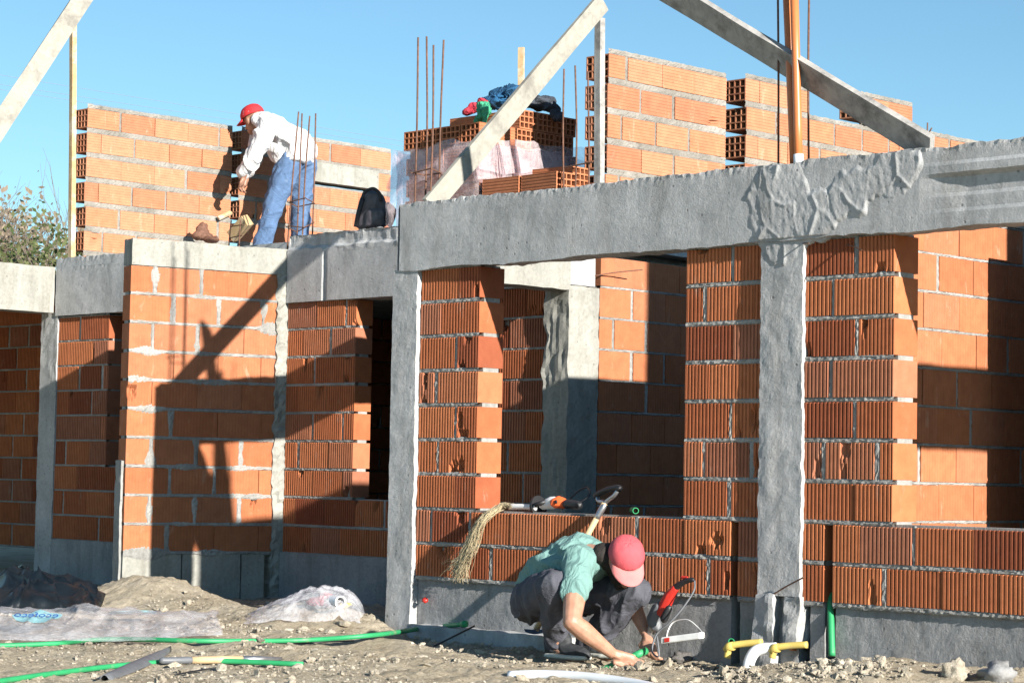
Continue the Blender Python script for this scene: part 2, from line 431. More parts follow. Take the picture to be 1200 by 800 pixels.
# plinth with trowel waves
def trowel(a, n, z, p):
    if n < 0: return Vector((0, 0, 0))
    w = 1 - abs(mn.noise(Vector((a * 7 + z * 1.6, z * 1.7, 4)))) * 2.6
    w2 = 1 - abs(mn.noise(Vector((a * 13 - z * 3, z * 2.6, 9)))) * 2.8
    return Vector((0, -.026 * max(0, w) ** 4 - .014 * max(0, w2) ** 5 - .010 * mn.noise(Vector((a * 2, z * 5, 1))), 0))
mb = MB()
for (a, b) in ((-.50, 1.795), (1.852, 1.965), (2.285, 2.37), (2.435, 5.4)):
    rbox(mb, f1, a, b, -.19, -.022, -.3, .318, .014, .0025, 14, fn=trowel)
part(mb, 'plinth', M['plinth'], 'grey rendered plinth with trowel waves under the bricks')
mb = MB(); rbox(mb, f1, -.45, .8, -.05, .10, -.35, .055, .045, .008, 10); part(mb, 'footing', M['concrete'], 'pale footing ledge along the foot of the plinth')

# ---- rear line of the porch (y = 1.35)
Y2 = 1.35; f2 = FRONT(Y2); Z2 = .332
mb = brick_wall(f2, -3.36, -1.30, Z2, 9, .15, openings=[(-2.63, -1.62, .715, 3)], seed=31, fill=.25, chip=.25, joint=.02)
part(mb, 'brick_wall', BM, 'ribbed brick wall in the angle with a tall dark window')
mb = brick_wall(f2, -1.302, -.812, Z2, 9, .15, seed=37, fill=.3, chip=.1); part(mb, 'brick_wall', BM, 'ribbed brick wall seen deep inside the left window opening')
mb = MB(); rbox(mb, f2, -3.36, -.80, -.16, .02, -.3, .335, .05, .005, 10, fn=None); part(mb, 'plinth', M['plinth'])
def col2(a, n, z, p):
    v = Vector((0, 0, 0))
    if n > -.02: v += Vector((0, -.014 * mn.noise(Vector((a * 40, z * 4, 1))), 0))
    if a < -.78: v += Vector((.03 * mn.noise(Vector((z * 10, 2, 2))), 0, 0))
    return v
mb = MB(); rbox(mb, f2, -.81, -.60, -.24, .03, -.2, 2.07, .028, .008, 13, fn=col2); part(mb, 'concrete_column', M['concrete_sunlit'], 'pale column with a rough dark edge inside the left window opening')
def b2(a, n, z, p):
    v = Vector((0, 0, 0))
    if n > 0 and z > 2.45: v += Vector((0, .025 + .012 * mn.noise(p * 16), 0))
    if n > 0 and abs(z - 2.45) < .03: v += Vector((0, -.014 * max(0, mn.noise(p * 13)), .02 * mn.noise(p * 9)))
    if n > 0 and abs(a + 2.95) < .012: v += Vector((0, .014, 0))
    return v
mb = MB(); rbox(mb, f2, -3.36, -.60, -.2, .02, 2.075, 2.545, .02, .0016, 10, lip=.012, fn=b2); part(mb, 'concrete_beam', M['concrete'], 'grey beam over the tall dark window with a rough ledge')
# porch cross beam: from the front beam back to the column (plane x = -.6)
mb = MB(); rbox(mb, SIDE(-.6), .1, 1.33, -.2, 0, 2.04, 2.425, .04, .004, 10, lip=.008); part(mb, 'concrete_beam', M['concrete_sunlit'], 'pale cross beam lit inside the left window opening')

# ---- angled wall left of the facade
dW = Vector((.236, .972, 0)).normalized(); nW = Vector((dW.y, -dW.x, 0))
LW = 1.165; ow = Vector((-3.374, 1.35, 0)) - dW * LW
fw = Frame(ow, dW, nW)
mb = brick_wall(fw, 0, LW - .075, .331, 10, .135, pitch=.1945, seed=41, fill=.6, chip=0.02, smear=.075, rib='V', amp=.0012, L=.33, joint=.022)
part(mb, 'brick_wall', BS, 'smooth orange brick wall smeared with pale mortar, standing at an angle left of the tall dark window')
mb = MB(); rbox(mb, fw, 0, LW, -.14, .008, 2.272, 2.452, .024, .0022, 10, lip=.009); part(mb, 'concrete_beam', M['concrete_sunlit'], 'cream beam on top of the angled wall')
def edgefn(a, n, z, p): return Vector((.02 * mn.noise(Vector((z * 22, a * 30, 1))), .02 * mn.noise(Vector((z * 19, a * 30, 5))), 0))
mb = MB(); rbox(mb, fw, LW - .08, LW + .03, -.14, .012, -.25, 2.275, .028, .006, 14, fn=edgefn); part(mb, 'concrete_column', M['concrete_sunlit'], 'thin pale mortar post in the corner of the angled wall')
mb = MB()
for (a, b) in ((.0, .42), (.43, .86), (.87, 1.04)): rbox(mb, fw, a, b, -.14, -.002, -.15, .325, .04, .003, 10)
part(mb, 'plinth', M['concrete_sunlit'], 'pale concrete block plinth under the angled wall')
mb = MB(); rbox(mb, fw, -.02, -.002, -.135, -.03, -.1, .95, .03, .006, 14); part(mb, 'mortar_patch', M['mortar'])
mb = MB()
for c in range(4, 10):
    za = .331 + c * .1945
    mb.add([fw(-.006, -.105, za + .02), fw(-.006, -.085, za + .02), fw(-.006, -.085, za + .18), fw(-.006, -.105, za + .18)], [(0, 1, 2, 3)])
# ---- far left front wall (same line y = 1.35)
mb = brick_wall(f2, -6.22, -4.9, Z2, 9, .15, openings=[(-5.53, -5.18, .91, 3)], seed=53, fill=.4, chip=.15)
part(mb, 'brick_wall', BM, 'ribbed brick wall in half shade at the far left')
mb = MB(); rbox(mb, f2, -6.25, -4.7, -.2, .02, 2.09, 2.468, .03, .002, 11, lip=.008)
rbox(mb, f2, -6.28, -4.7, -.2, .0, 2.47, 2.545, .03, .003, 11, lip=.012); part(mb, 'concrete_beam', M['concrete'], 'grey beam at the far left behind the angled wall')
mb = MB(); rbox(mb, f2, -6.45, -6.22, -.2, .012, -.2, 2.12, .03, .006, 11); part(mb, 'concrete_column', M['concrete'], 'grey column at the far left under the white beam')
mb = MB(); rbox(mb, f2, -6.22, -4.7, -.16, .015, -.3, .335, .05, .005, 10); part(mb, 'plinth', M['plinth'])
mb = MB(); rbox(mb, SIDE(-6.262), -2.6, 1.325, -.2, 0, 2.115, 2.478, .05, .0025, 8, lip=.004); part(mb, 'concrete_beam', M['concrete_sunlit'], 'smooth cream beam reaching out to the left edge')
mb = brick_wall(FRONT(2.3), -10.5, -6.45, .2, 12, .15, seed=59, fill=.5, chip=.05); part(mb, 'brick_wall', BM, 'shaded brick wall under the cream beam at the left edge')
mb = MB(); rbox(mb, SIDE(-6.262), -2.62, -2.4, -.21, .01, -.2, 2.11, .08, .005, 8); part(mb, 'concrete_column', M['concrete'])
mb = MB(); rbox(mb, f2, -10.5, -6.48, -2.6, 2.4, 2.3, 2.44, .2, .004, 5); part(mb, 'roof_slab', M['concrete'])  # unseen slab, carried forward over the left bay to block skylight

# ---- inner walls that face the sun
mb = brick_wall(SIDE(-.6), 1.60, 5.2, Z2, 11, .15, seed=61, fill=.35, chip=.02, amp=.0012, openings=[(0, 9, 2.35, 9)]); part(mb, 'brick_wall', BS, 'sunlit inner brick wall behind the left window opening')
mb = MB(); rbox(mb, SIDE(-.6), 1.59, 6.2, -.2, 0.006, 2.33, 2.43, .06, .005, 10); part(mb, 'concrete_beam', M['concrete'])
mb = brick_wall(SIDE(2.35), .21, 5.2, Z0 - P_, 11, .15, seed=67, fill=.2, chip=.02, amp=.0015); part(mb, 'brick_wall', BS, 'sunlit inner brick wall behind the right window opening')
mb = MB(); rbox(mb, SIDE(2.35), .16, 5.2, -.18, 0.004, 2.262, 2.43, .06, .005, 10); part(mb, 'concrete_beam', M['concrete_sunlit'])
# roof slab of the rear wing, its closing walls and the part of the house that lies beyond the right edge
mb = MB(); rbox(mb, f2, -6.2, -.78, -5.0, -.2, 2.28, 2.54, .12, .004, 5); part(mb, 'roof_slab', M['concrete'], 'grey roof slab the upper walls stand on')
mb = brick_wall(FRONT(6.2), -6.2, 5.5, Z2 - P_, 11, .15, seed=71, strips=False, rib=None); part(mb, 'brick_wall', BM)
mb = brick_wall(SIDE(-6.1), 1.55, 6.2, Z2 - P_, 11, .15, seed=73, strips=False, rib=None); part(mb, 'brick_wall', BM)
mb = brick_wall(SIDE(3.0), 1.34, 6.0, .12, 11, .15, seed=79, rib=None); part(mb, 'brick_wall', BM)
mb = brick_wall(SIDE(5.34), 1.16, 6.0, 2.44, 10, .15, seed=81, rib=None); part(mb, 'brick_wall', BU)
mb = brick_wall(SIDE(5.34), 2.1, 6.0, .12, 12, .15, seed=85, rib=None); part(mb, 'brick_wall', BM)
mb = MB(); rbox(mb, SIDE(5.34), .17, 1.9, -.2, 0, 2.06, 2.43, .05, .004, 10); rbox(mb, SIDE(5.34), 1.9, 2.1, -.2, 0, -.1, 2.43, .05, .004, 10); part(mb, 'concrete_beam', M['concrete'])

# ---- upper walls on the slab
def upper(x, a, b, top, nc, seed, label, t=.18, h1=False, jag=.025, skip=(), openings=()):
    mb = brick_wall(SIDE(x), a, b, top - nc * .195, nc, t, pitch=.195, rib='H', amp=.0022, joint=.045, fill=.55, chip=.08, seed=seed, h0=True, h1=h1, L=.33, jag=jag, openings=openings)
    return part(mb, 'brick_wall', BU, label)
upper(-6.0, 1.403, 2.85, 3.755, 7, 83, 'upper brick wall with hollow brick ends beside the left wooden post')
upper(-6.0, 2.925, 4.62, 3.765, 7, 89, 'upper brick wall behind the man in the white shirt', openings=[(3.70, 4.45, 3.40, 3.56)])
upper(-6.0, 4.95, 6.4, 3.765, 7, 91, 'upper brick wall end showing beside the wrapped pallet')
upper(-.8, 1.835, 3.03, 3.63, 6, 97, 'upper brick wall with hollow brick ends behind the grey post', t=.2)
upper(-.8, 3.225, 3.92, 3.66, 6, 101, 'upper brick wall behind the orange pipes', t=.2, jag=.03)
upper(-.8, 3.92, 5.3, 3.66 - .195, 5, 103, 'lower stretch of upper brick wall behind the sloping grey plank', t=.2, jag=0)
upper(-.8, 4.55, 5.18, 3.712, 1, 107, 'two raised bricks above the sloping grey plank', t=.2, jag=0)
upper(-.8, 5.35, 6.6, 3.525, 5, 109, 'low upper brick wall at the right edge of the sloping plank', t=.2, jag=0)
mb = MB(); rbox(mb, SIDE(-6.0), 3.66, 4.47, -.17, .012, 3.40, 3.565, .04, .003, 10); part(mb, 'lintel', M['concrete_sunlit'], 'pale concrete lintel set in the upper wall above the backpack')

# ---- reinforcement standing out of the columns
def cage(label, rods, stirrups, r=.0055, sq=.02):
    root = bpy.data.objects.new('rebar_cage', None); COL.objects.link(root); root['label'] = label
    adopt(house, root)
    for (b, t) in rods:
        mb = MB(); mid = (Vector(b) + Vector(t)) / 2 + Vector((random.uniform(-.008, .008), random.uniform(-.008, .008), 0))
        mb.tube(spline([b, mid, t], 5), r, 6); o = mb.build('rod', M['steel_rust'], None, True); o.parent = root
    for (z, w) in stirrups:
        pts = [Vector(b).lerp(Vector(t), max(0, (z + k * .006 - b[2])) / (t[2] - b[2])) for k, (b, t) in enumerate(rods)]
        c = sum(pts, Vector()) / len(pts); pts = [c + (p - c) * 1.12 + Vector((0, 0, random.uniform(-w, w))) for p in pts]
        mb = MB(); order = sorted(pts, key=lambda p: math.atan2(p.y - c.y, p.x - c.x)); order.append(order[0] + (order[0] - c).normalized() * .02)
        mb.tube(order, .0045, 5); o = mb.build('stirrup', M['steel_rust'], None, False); o.parent = root
random.seed(5)
def rod(px0, py0, px1, py1, y, dz=-.12):
    a = on(px0, py0, y=y); b = on(px1, py1, y=y); a = a + (a - b).normalized() * abs(dz)
    return (tuple(a), tuple(b))
cage('four tall rusty rods at the left end of the front beam', [rod(486, 232, 490, 44, .06), rod(498, 232, 500, 43, .16), rod(504, 228, 508, 53, .06), rod(515, 226, 520, 47, .16)], [(2.62, .012)])
cage('four short leaning rusty rods in front of the man in jeans', [rod(338, 276, 350, 131, 1.45), rod(348, 276, 354, 133, 1.6), rod(355, 274, 363, 136, 1.45), rod(366, 274, 370, 133, 1.6)], [(2.80, .015), (2.63, .03)])
cage('rusty rods of the column beside the hollow brick ends', [rod(661, 214, 661, 81, 1.42), rod(674, 214, 674, 77, 1.42), rod(690, 214, 689, 84, 1.42)], [(2.82, .0), (2.62, .01)])
cage('two tall rusty rods either side of the orange pipes', [rod(912, 190, 911, -60, .04), rod(948, 186, 949, -60, .13)], [])
cage('short rod with a tie at the end of the low wall', [rod(1087, 170, 1087, 144, 4.98, .5), rod(1084, 164, 1092, 150, 5.05, .02)], [])
cage('small bent stirrup bars standing at the foot of the upper wall', [rod(269, 283, 271, 258, 1.6), rod(281, 283, 282, 258, 1.6)], [(2.70, .004), (2.62, .004)])
# wire ends sticking out of the walls
for (p, q, r) in ((on(937, 287, y=.0), on(948, 285, y=-.06), .003), (on(992, 287, y=0), on(1010, 293, y=-.07), .003), (on(697, 323, x=-.6), on(753, 316, x=-.45), .004), (on(900, 700, y=-.02), on(942, 676, y=-.06), .004)):
    mb = MB(); mb.tube(spline([p, (p + q) / 2 + Vector((0, 0, .004)), q], 4), r, 5); part(mb, 'wire_end', M['steel_rust'], None, False)
# ================================================================== GROUND
MOUNDS = [(-3.05, .0, .55, .36, .0, .19), (-2.2, -.15, .5, .3, 0, .06), (-1.2, -.12, .5, .3, 0, .12), (.2, -1.5, .6, .2, 0, .03), (1.9, -1.15, .4, .2, 0, .03), (-.25, -.8, .7, .16, .12, .06),
          (2.55, -.55, .4, .2, 0, .045), (3.1, -.45, .3, .2, 0, .04), (-1.0, -1.4, 1.5, .3, -.1, .03)]
def gh(x, y):
    z = -.012 + .095 * max(0, min(1, (x - 2.25) / .5)) * max(0, min(1, (y + .95) / .85)) + .03 * max(0, min(1, (-.4 - x) / 1.0))
    for (cx, cy, rx, ry, rot, h) in MOUNDS:
        dx, dy = x - cx, y - cy; c, s = math.cos(rot), math.sin(rot)
        u, v = (dx * c + dy * s) / rx, (-dx * s + dy * c) / ry
        q = u * u + v * v
        if q < 6: z += h * math.exp(-q)
    # the trench along the foot of the facade
    if -.6 < x < 2.7:
        e = max(0, 1 - ((x - 1.0) / 1.65) ** 4); z -= .035 * e * math.exp(-((y + .33) / .16) ** 2)
    p = Vector((x, y, 0))
    z += .014 * mn.noise(p * 1.3) + .012 * mn.noise(p * 4.1)
    return z
def ghd(x, y):
    p = Vector((x, y, 0)); z = gh(x, y)
    k = .7 + .8 * max(0, mn.noise(p * 1.9 + Vector((3, 3, 3))) + .2); z += k * (.016 * mn.noise(p * 7) + .026 * abs(mn.noise(p * 15)) + .018 * abs(mn.noise(p * 33))) - .012
    return z
def G(px, py, lift=0.0):
    """where the sight line through a pixel of the survey photograph meets the ground"""
    d = ray(px, py); t = 6.0 / FPX
    while t < 40 / FPX:
        p = CAM + d * t
        if p[2] < gh(p[0], p[1]): break
        t += .02 / FPX
    return Vector((p[0], p[1], gh(p[0], p[1]) + lift))
def axis(lo, a, b, hi, fine, grow=1.35):
    v = list(np.arange(a, b + 1e-6, fine)); s = fine
    x = b
    while x < hi: s *= grow; x += s; v.append(min(x, hi))
    x = a; s = fine
    while x > lo: s *= grow; x -= s; v.insert(0, max(x, lo))
    return v
xs = axis(-900, -5.2, 4.0, 900, .0195); ys = axis(-900, -3.6, 1.3, 900, .0195)
vs = [(x, y, ghd(x, y) if (abs(x) < 12 and abs(y) < 12) else 0.0) for x in xs for y in ys]
ny = len(ys); me = bpy.data.meshes.new('ground')
me.from_pydata(vs, [], [(i * ny + j, (i + 1) * ny + j, (i + 1) * ny + j + 1, i * ny + j + 1) for i in range(len(xs) - 1) for j in range(ny - 1)])
ground = bpy.data.objects.new('ground', me); COL.objects.link(ground); ground['kind'] = 'structure'; ground['label'] = 'bare dry pale brown soil'
def soilmat(name, lo, mid, hi):
    m, nt, b = newmat(name)
    c = ramp(nt, noise(nt, 3.5, 8, .68), [(.3, lo), (.5, mid), (.72, hi)])
    c = mix(nt, .6, c, ramp(nt, noise(nt, 55, 5, .7), [(.3, (.55, .53, .5)), (.62, (1.2, 1.2, 1.2))]), 'MULTIPLY')
    nt.links.new(c, b.inputs['Base Color']); b.inputs['Roughness'].default_value = .97; b.inputs['Specular IOR Level'].default_value = .15
    bump(nt, b, noise(nt, 70, 8, .75), .9, .02); return m
M['soil'] = soilmat('dry_soil', (.31, .25, .175), (.43, .365, .265), (.52, .45, .345))
M['stone'] = soilmat('clod', (.36, .31, .24), (.50, .44, .345), (.62, .56, .46))
ground.data.materials.append(M['soil'])
ground.data.polygons.foreach_set('use_smooth', [True] * len(me.polygons))
# loose clods and gravel: nobody could count them
def rock(rng, sub=1):
    bm = bmesh.new(); bmesh.ops.create_icosphere(bm, subdivisions=sub, radius=1)
    sc = Vector((rng.uniform(.7, 1.2), rng.uniform(.6, 1.1), rng.uniform(.45, .85))); off = Vector((rng.uniform(0, 99), 0, 0))
    for v in bm.verts:
        v.co = Vector((v.co.x * sc.x, v.co.y * sc.y, v.co.z * sc.z)) * (1 + .38 * mn.noise(v.co * 1.4 + off) + .12 * mn.noise(v.co * 4 + off))
    vs = [v.co.copy() for v in bm.verts]; fs = [[v.index for v in f.verts] for f in bm.faces]; bm.free(); return vs, fs
def shard(rng):
    bm = bmesh.new()
    for _ in range(11): bm.verts.new(Vector((rng.gauss(0, .62), rng.gauss(0, .55), rng.gauss(0, .42))))
    r = bmesh.ops.convex_hull(bm, input=bm.verts[:]); bmesh.ops.delete(bm, geom=[v for v in bm.verts if not v.link_faces], context='VERTS')
    bm.verts.index_update(); vs = [v.co.copy() for v in bm.verts]; fs = [[v.index for v in f.verts] for f in bm.faces]; bm.free(); return vs, fs
rng = random.Random(3); rocks = [rock(rng, 2) for _ in range(10)]; rocks += [shard(rng) for _ in range(16)]; tiny = [shard(rng) for _ in range(14)]
mb = MB(); k = 0
while k < 30000:
    px, py = rng.uniform(-40, 1240), rng.uniform(690, 830)
    if rng.random() < .6: p = G(px, py)
    else: p = Vector((rng.uniform(-4, 4), rng.uniform(-3, -.25), 0)); p.z = gh(p.x, p.y)
    if p.y > -.12 and p.x > -.7 or p.y > 1.25: k += 1; continue
    d = mn.noise(Vector((p.x * 1.7, p.y * 1.7, 9)))
    if d + .35 < rng.random() * .8: k += 1; continue
    r = min(.026, .0026 * (1 / max(.004, rng.random())) ** .46); vs_, fs_ = rng.choice(rocks if r > .009 else tiny); a = rng.uniform(0, 6.3)
    m_ = Matrix.Rotation(a, 3, 'Z') @ Matrix.Rotation(rng.uniform(0, 1), 3, 'X')
    mb.add([p + Vector((0, 0, r * .25)) + m_ @ (q * r) for q in vs_], fs_); k += 1
# broken mortar heaped round the trench and below the upright pipe
for (n_, x0, x1, y0, y1, rmax) in ((420, 690, 835, 742, 785, .026), (520, 920, 1075, 752, 795, .022), (160, 820, 900, 775, 800, .03), (200, 470, 640, 742, 766, .02)):
    for _ in range(n_):
        px, py = rng.triangular(x0, x1), rng.uniform(y0, y1); p = G(px, py); r = min(rmax, .004 * (1 / max(.02, rng.random())) ** .6); vs_, fs_ = rng.choice(rocks)
        m_ = Matrix.Rotation(rng.uniform(0, 6.3), 3, 'Z') @ Matrix.Rotation(rng.uniform(0, 2), 3, 'X')
        if p.y > -.08: continue
        mb.add([p + Vector((0, 0, r * .4)) + m_ @ (q * r) for q in vs_], fs_)
o = mb.build('rubble', M['stone']); o['kind'] = 'stuff'; o['label'] = 'loose clods and gravel strewn over the soil'; o['category'] = 'rubble'
# ================================================================== HELPERS FOR SOFT AND ROUND THINGS
def ball(c, r, sub=2):
    bm = bmesh.new(); bmesh.ops.create_icosphere(bm, subdivisions=sub, radius=1)
    pts = [Vector(c) + v.co * r for v in bm.verts]; bm.free(); return pts
def hull(bm, pts):
    vs = [bm.verts.new(p) for p in pts]
    r = bmesh.ops.convex_hull(bm, input=vs)
    junk = [e for e in r['geom_interior'] if isinstance(e, bmesh.types.BMVert)] + [e for e in r['geom_unused'] if isinstance(e, bmesh.types.BMVert)]
    bmesh.ops.delete(bm, geom=list(set(junk)), context='VERTS')
def blob(name, items, voxel, mat, smooth=4, wr=None, faces=True):
    """one continuous skin grown round tapered bones: ('c',p0,r0,p1,r1), ellipsoids ('e',c,(rx,ry,rz),rot3x3) or hulls ('h',[(p,r),..])"""
    bm = bmesh.new()
    for it in items:
        if it[0] == 'c': hull(bm, ball(it[1], it[2]) + ball(it[3], it[4]))
        elif it[0] == 'h': hull(bm, sum([ball(p, r, 1) for p, r in it[1]], []))
        else:
            rot = it[3] if len(it) > 3 else Matrix.Identity(3)
            hull(bm, [Vector(it[1]) + rot @ Vector((v.x * it[2][0], v.y * it[2][1], v.z * it[2][2])) for v in ball((0, 0, 0), 1, 3)])
    me = bpy.data.meshes.new(name); bm.to_mesh(me); bm.free()
    o = bpy.data.objects.new(name + '_tmp', me); COL.objects.link(o)
    r = o.modifiers.new('r', 'REMESH'); r.mode = 'VOXEL'; r.voxel_size = voxel
    s = o.modifiers.new('s', 'SMOOTH'); s.iterations = smooth; s.factor = .5
    dg = bpy.context.evaluated_depsgraph_get(); me2 = bpy.data.meshes.new_from_object(o.evaluated_get(dg))
    bpy.data.objects.remove(o); bpy.data.meshes.remove(me)
    me2.name = name; me2.materials.clear(); me2.materials.append(mat)
    if wr:
        nrm = [v.normal.copy() for v in me2.vertices]
        for v, n in zip(me2.vertices, nrm): v.co += n * wr(v.co.copy(), n)
    me2.polygons.foreach_set('use_smooth', [True] * len(me2.polygons)); me2.update()
    o = bpy.data.objects.new(name, me2); COL.objects.link(o); return o
def folds(amp, fr, dirv, seed=0.0, fine=.35):
    d = Vector(dirv).normalized(); a = d.orthogonal().normalized(); b = d.cross(a)
    def f(p, n):
        q = Vector((p.dot(d) * fr * .28, p.dot(a) * fr, p.dot(b) * fr)) + Vector((seed, seed * 2, 0))
        r = 1 - abs(mn.noise(q)) * 2.2
        return amp * (max(0, r) ** 2 - .3) + amp * fine * mn.noise(q * 2.6)
    return f
def wood(name, A, B, w, t, nrm, mat, jit=.002):
    A, B = Vector(A), Vector(B); x = (B - A); L = x.length; x.normalize()
    z = Vector(nrm); z = (z - x * z.dot(x)).normalized(); y = z.cross(x)
    mb = MB(); n = max(6, int(L / .06))
    sec = [(-w / 2, -t / 2), (-w / 6, -t / 2), (w / 6, -t / 2), (w / 2, -t / 2), (w / 2, 0), (w / 2, t / 2), (w / 6, t / 2), (-w / 6, t / 2), (-w / 2, t / 2), (-w / 2, 0)]
    vs = []; k = len(sec)
    for i in range(n + 1):
        for (a, b) in sec:
            p = Vector((L * i / n, a, b)); vs.append(p + mn.noise_vector(Vector((p.x * 2.2, a * 14, b * 20)) + A) * jit * (1.6 if abs(a) > w * .4 else .6))
    fs = [(i * k + j, (i + 1) * k + j, (i + 1) * k + (j + 1) % k, i * k + (j + 1) % k) for i in range(n) for j in range(k)]
    fs += [tuple(range(k)), tuple(n * k + j for j in range(k - 1, -1, -1))]
    mb.add(vs, fs); o = mb.build(name, mat); weld(o)
    o.matrix_world = Matrix.Translation(A) @ Matrix((x, y, z)).transposed().to_4x4(); return o

# ================================================================== TIMBER, PIPES AND THINGS ON THE ROOF
tag(wood('wooden_brace', on(503, 243, y=.05), on(706, 3, y=1.53), .12, .03, (1, 0, 0), M['wood_white']), 'pale cement-washed plank sloping up to the grey post top', 'plank')
tag(wood('wooden_post', Vector((on(703, 220, y=1.565).x, 1.565, 2.43)), on(703, 22, y=1.565), .05, .045, (0, -1, 0), M['wood_grey']), 'slim grey upright post before the hollow brick ends', 'post')
tag(wood('wooden_brace', on(1092, 176, y=.045), on(770, -18, y=.045), .15, .03, (-.35, -.9, -.5), M['wood_grey'], .003), 'broad grey shaded plank sloping down to the right onto the front beam', 'plank')
tag(wood('wooden_brace', on(104, -12, x=-6.1), on(-35, 199, x=-6.1), .15, .05, (.9, -.25, .2), M['wood_white']), 'pale plank leaning beside the post in the top left corner', 'plank')
tag(wood('wooden_post', on(84, 302, y=1.375), on(86, 14, y=1.375), .045, .04, (0, -1, 0), M['wood_raw']), 'thin brown post at the end of the leftmost upper wall', 'post')
tag(wood('wooden_post', Vector((on(611, 200, y=2.9).x, 2.9, 2.54)), on(611, 56, y=2.9), .04, .03, (.5, -1, 0), M['wood_raw']), 'short raw wood stick rising behind the pile of clothes', 'post')
for (a, b, r, lab) in (((931, 196), (921, -40), .022, 'leaning orange plastic pipe without a white foot, left of its twin'), ((936, 194), (930, -40), .021, 'orange plastic pipe with a white foot, in front of its twin')):
    mb = MB(); yy = .04 if r > .0215 else .0; p = on(*a, y=yy); q = on(*b, y=yy)
    mb.tube([p + (q - p) * t for t in (-.03, .2, .5, 1)], r, 20)
    o = mb.build('orange_pipe', M['orange_pvc'], None, True); tag(o, lab, 'pipe', 'orange pipes in the middle column')
    if r < .0215:
        mb = MB(); mb.tube([p + (q - p) * -.02, p + (q - p) * .055], r + .004, 16); s = mb.build('pipe_foot', M['white_pvc'], None, True); s.parent = o

# the wrapped stack of bricks
bl, bw, bh = .33, .18, .130
mb = MB(); brick(mb, Frame((0, 0, 0), (1, 0, 0), (0, -1, 0)), -bl / 2, bl / 2, 0, bh - .004, bw - .006, 'H', random.Random(2), h0=True, h1=True, amp=.0022, nx=4, ny=3)
hb = mb.build('hollow_brick', M['brick_loose']); weld(hb); brick_mesh = hb.data
for v in brick_mesh.vertices: v.co.y -= (bw - .006) / 2 * 1.0
first_used = [False]
rngb = random.Random(9)
def loose(x, y, z, rot, label, group=None):
    if not first_used[0]: o = hb; first_used[0] = True
    else: o = hb.copy(); COL.objects.link(o)
    o.location = (x, y, z); o.rotation_euler = (0, 0, rot); tag(o, label, 'brick', group); return o
SX, SY, SZ = -1.56, 1.45, 2.545
for k in range(4):
    for j in range(5):
        for i in range(2):
            if i == 0 or j == 0:
                loose(SX - bl / 2 - i * (bl + .012) + rngb.uniform(-.006, .006), SY + bw / 2 + j * (bw + .002) + rngb.uniform(-.004, .004), SZ + k * bh, rngb.uniform(-.015, .015),
                      'hollow brick inside the clear film of the pallet stack on the roof', 'bricks wrapped in film')
for j in range(4):
    loose(SX - .09 - j * .186, SY + bl / 2, SZ + 4 * bh, R_(90), 'brick of the uncovered row just above the film, its holes facing the yard', 'uncovered bricks with holes towards the yard')
for j in range(3):
    for i in range(2):
        if i == 0 or j == 0:
            loose(SX - bl / 2 - i * (bl + .01), SY + .34 + bw / 2 + j * (bw + .003), SZ + 4 * bh, 0, 'brick in the second layer from the top of the pallet stack', 'bricks of the second layer')
for j in range(3):
    for i in range(2):
        loose(SX - bl / 2 - i * (bl + .012), SY + .36 + bw / 2 + j * (bw + .004), SZ + 5 * bh, rngb.uniform(-.03, .03), 'brick in the topmost layer of the pallet stack under the clothes', 'bricks of the topmost layer')
pb = on(609, 226, y=1.42); loose(pb.x - .17, 1.50, SZ, R_(1), 'lowest brick of the small pile at the foot of the pale plank')
loose(pb.x - .17, 1.50, SZ + bh, 0, 'single brick lying in front of the film at the foot of the pale plank')
pb = on(655, 226, y=1.42); loose(pb.x - .17, 1.50, SZ, R_(2), 'lowest brick of the small pile beside the rusty rods')
loose(pb.x - .17, 1.50, SZ + bh * 1.0, R_(-3), 'single brick lying beside the rusty rods at the upper wall end')
loose(pb.x - .26, 1.70, SZ + bh * 1.5, R_(4), 'dark shaded brick raised between the film and the upper wall')
# film
m, nt, b = newmat('clear_film'); 
tr = N(nt, 'ShaderNodeBsdfTransparent'); tr.inputs[0].default_value = (.93, .90, .93, 1); mx = N(nt, 'ShaderNodeMixShader')
b.inputs['Base Color'].default_value = (.92, .76, .77, 1); b.inputs['Roughness'].default_value = .22
ff = ramp(nt, noise(nt, 7, 5, .7), [(.32, (.13, .13, .13)), (.72, (.46, .46, .46))])
nt.links.new(ff, mx.inputs[0]); nt.links.new(tr.outputs[0], mx.inputs[1]); nt.links.new(b.outputs[0], mx.inputs[2])
bump(nt, b, noise(nt, 22, 6, .65, None, 1.5), .8, .02)
nt.links.new(mx.outputs[0], nt.nodes['Material Output'].inputs['Surface']); M['film'] = m
m2 = m.copy(); m2.name = 'clear_bag'; M['bag'] = m2
for n_ in m2.node_tree.nodes:
    if n_.type == 'BSDF_PRINCIPLED': n_.inputs['Base Color'].default_value = (.86, .87, .90, 1); n_.inputs['Roughness'].default_value = .2
    if n_.type == 'VALTORGB': n_.color_ramp.elements[0].color = (.2,) * 3 + (1,); n_.color_ramp.elements[1].color = (.6,) * 3 + (1,)
mb = MB(); path = [(-2.29, 2.38), (-2.31, 1.41), (-1.525, 1.405), (-1.515, 2.41)]; pts = []
for i in range(3):
    n = 16 if i != 1 else 18
    for k in range(n): t = k / n; pts.append((path[i][0] * (1 - t) + path[i + 1][0] * t, path[i][1] * (1 - t) + path[i + 1][1] * t))
pts.append(path[3]); nz = 16; vs = []
for i, (x, y) in enumerate(pts):
    top = 3.045 + .04 * mn.noise(Vector((i * .35, 0, 2))) - (.10 if i > 44 else 0) * 0
    for j in range(nz + 1):
        z = 2.55 + (top - 2.55) * j / nz
        d = mn.noise_vector(Vector((x * 6, y * 6, z * 9))) * .016
        vs.append((x + d.x, y + d.y, z))
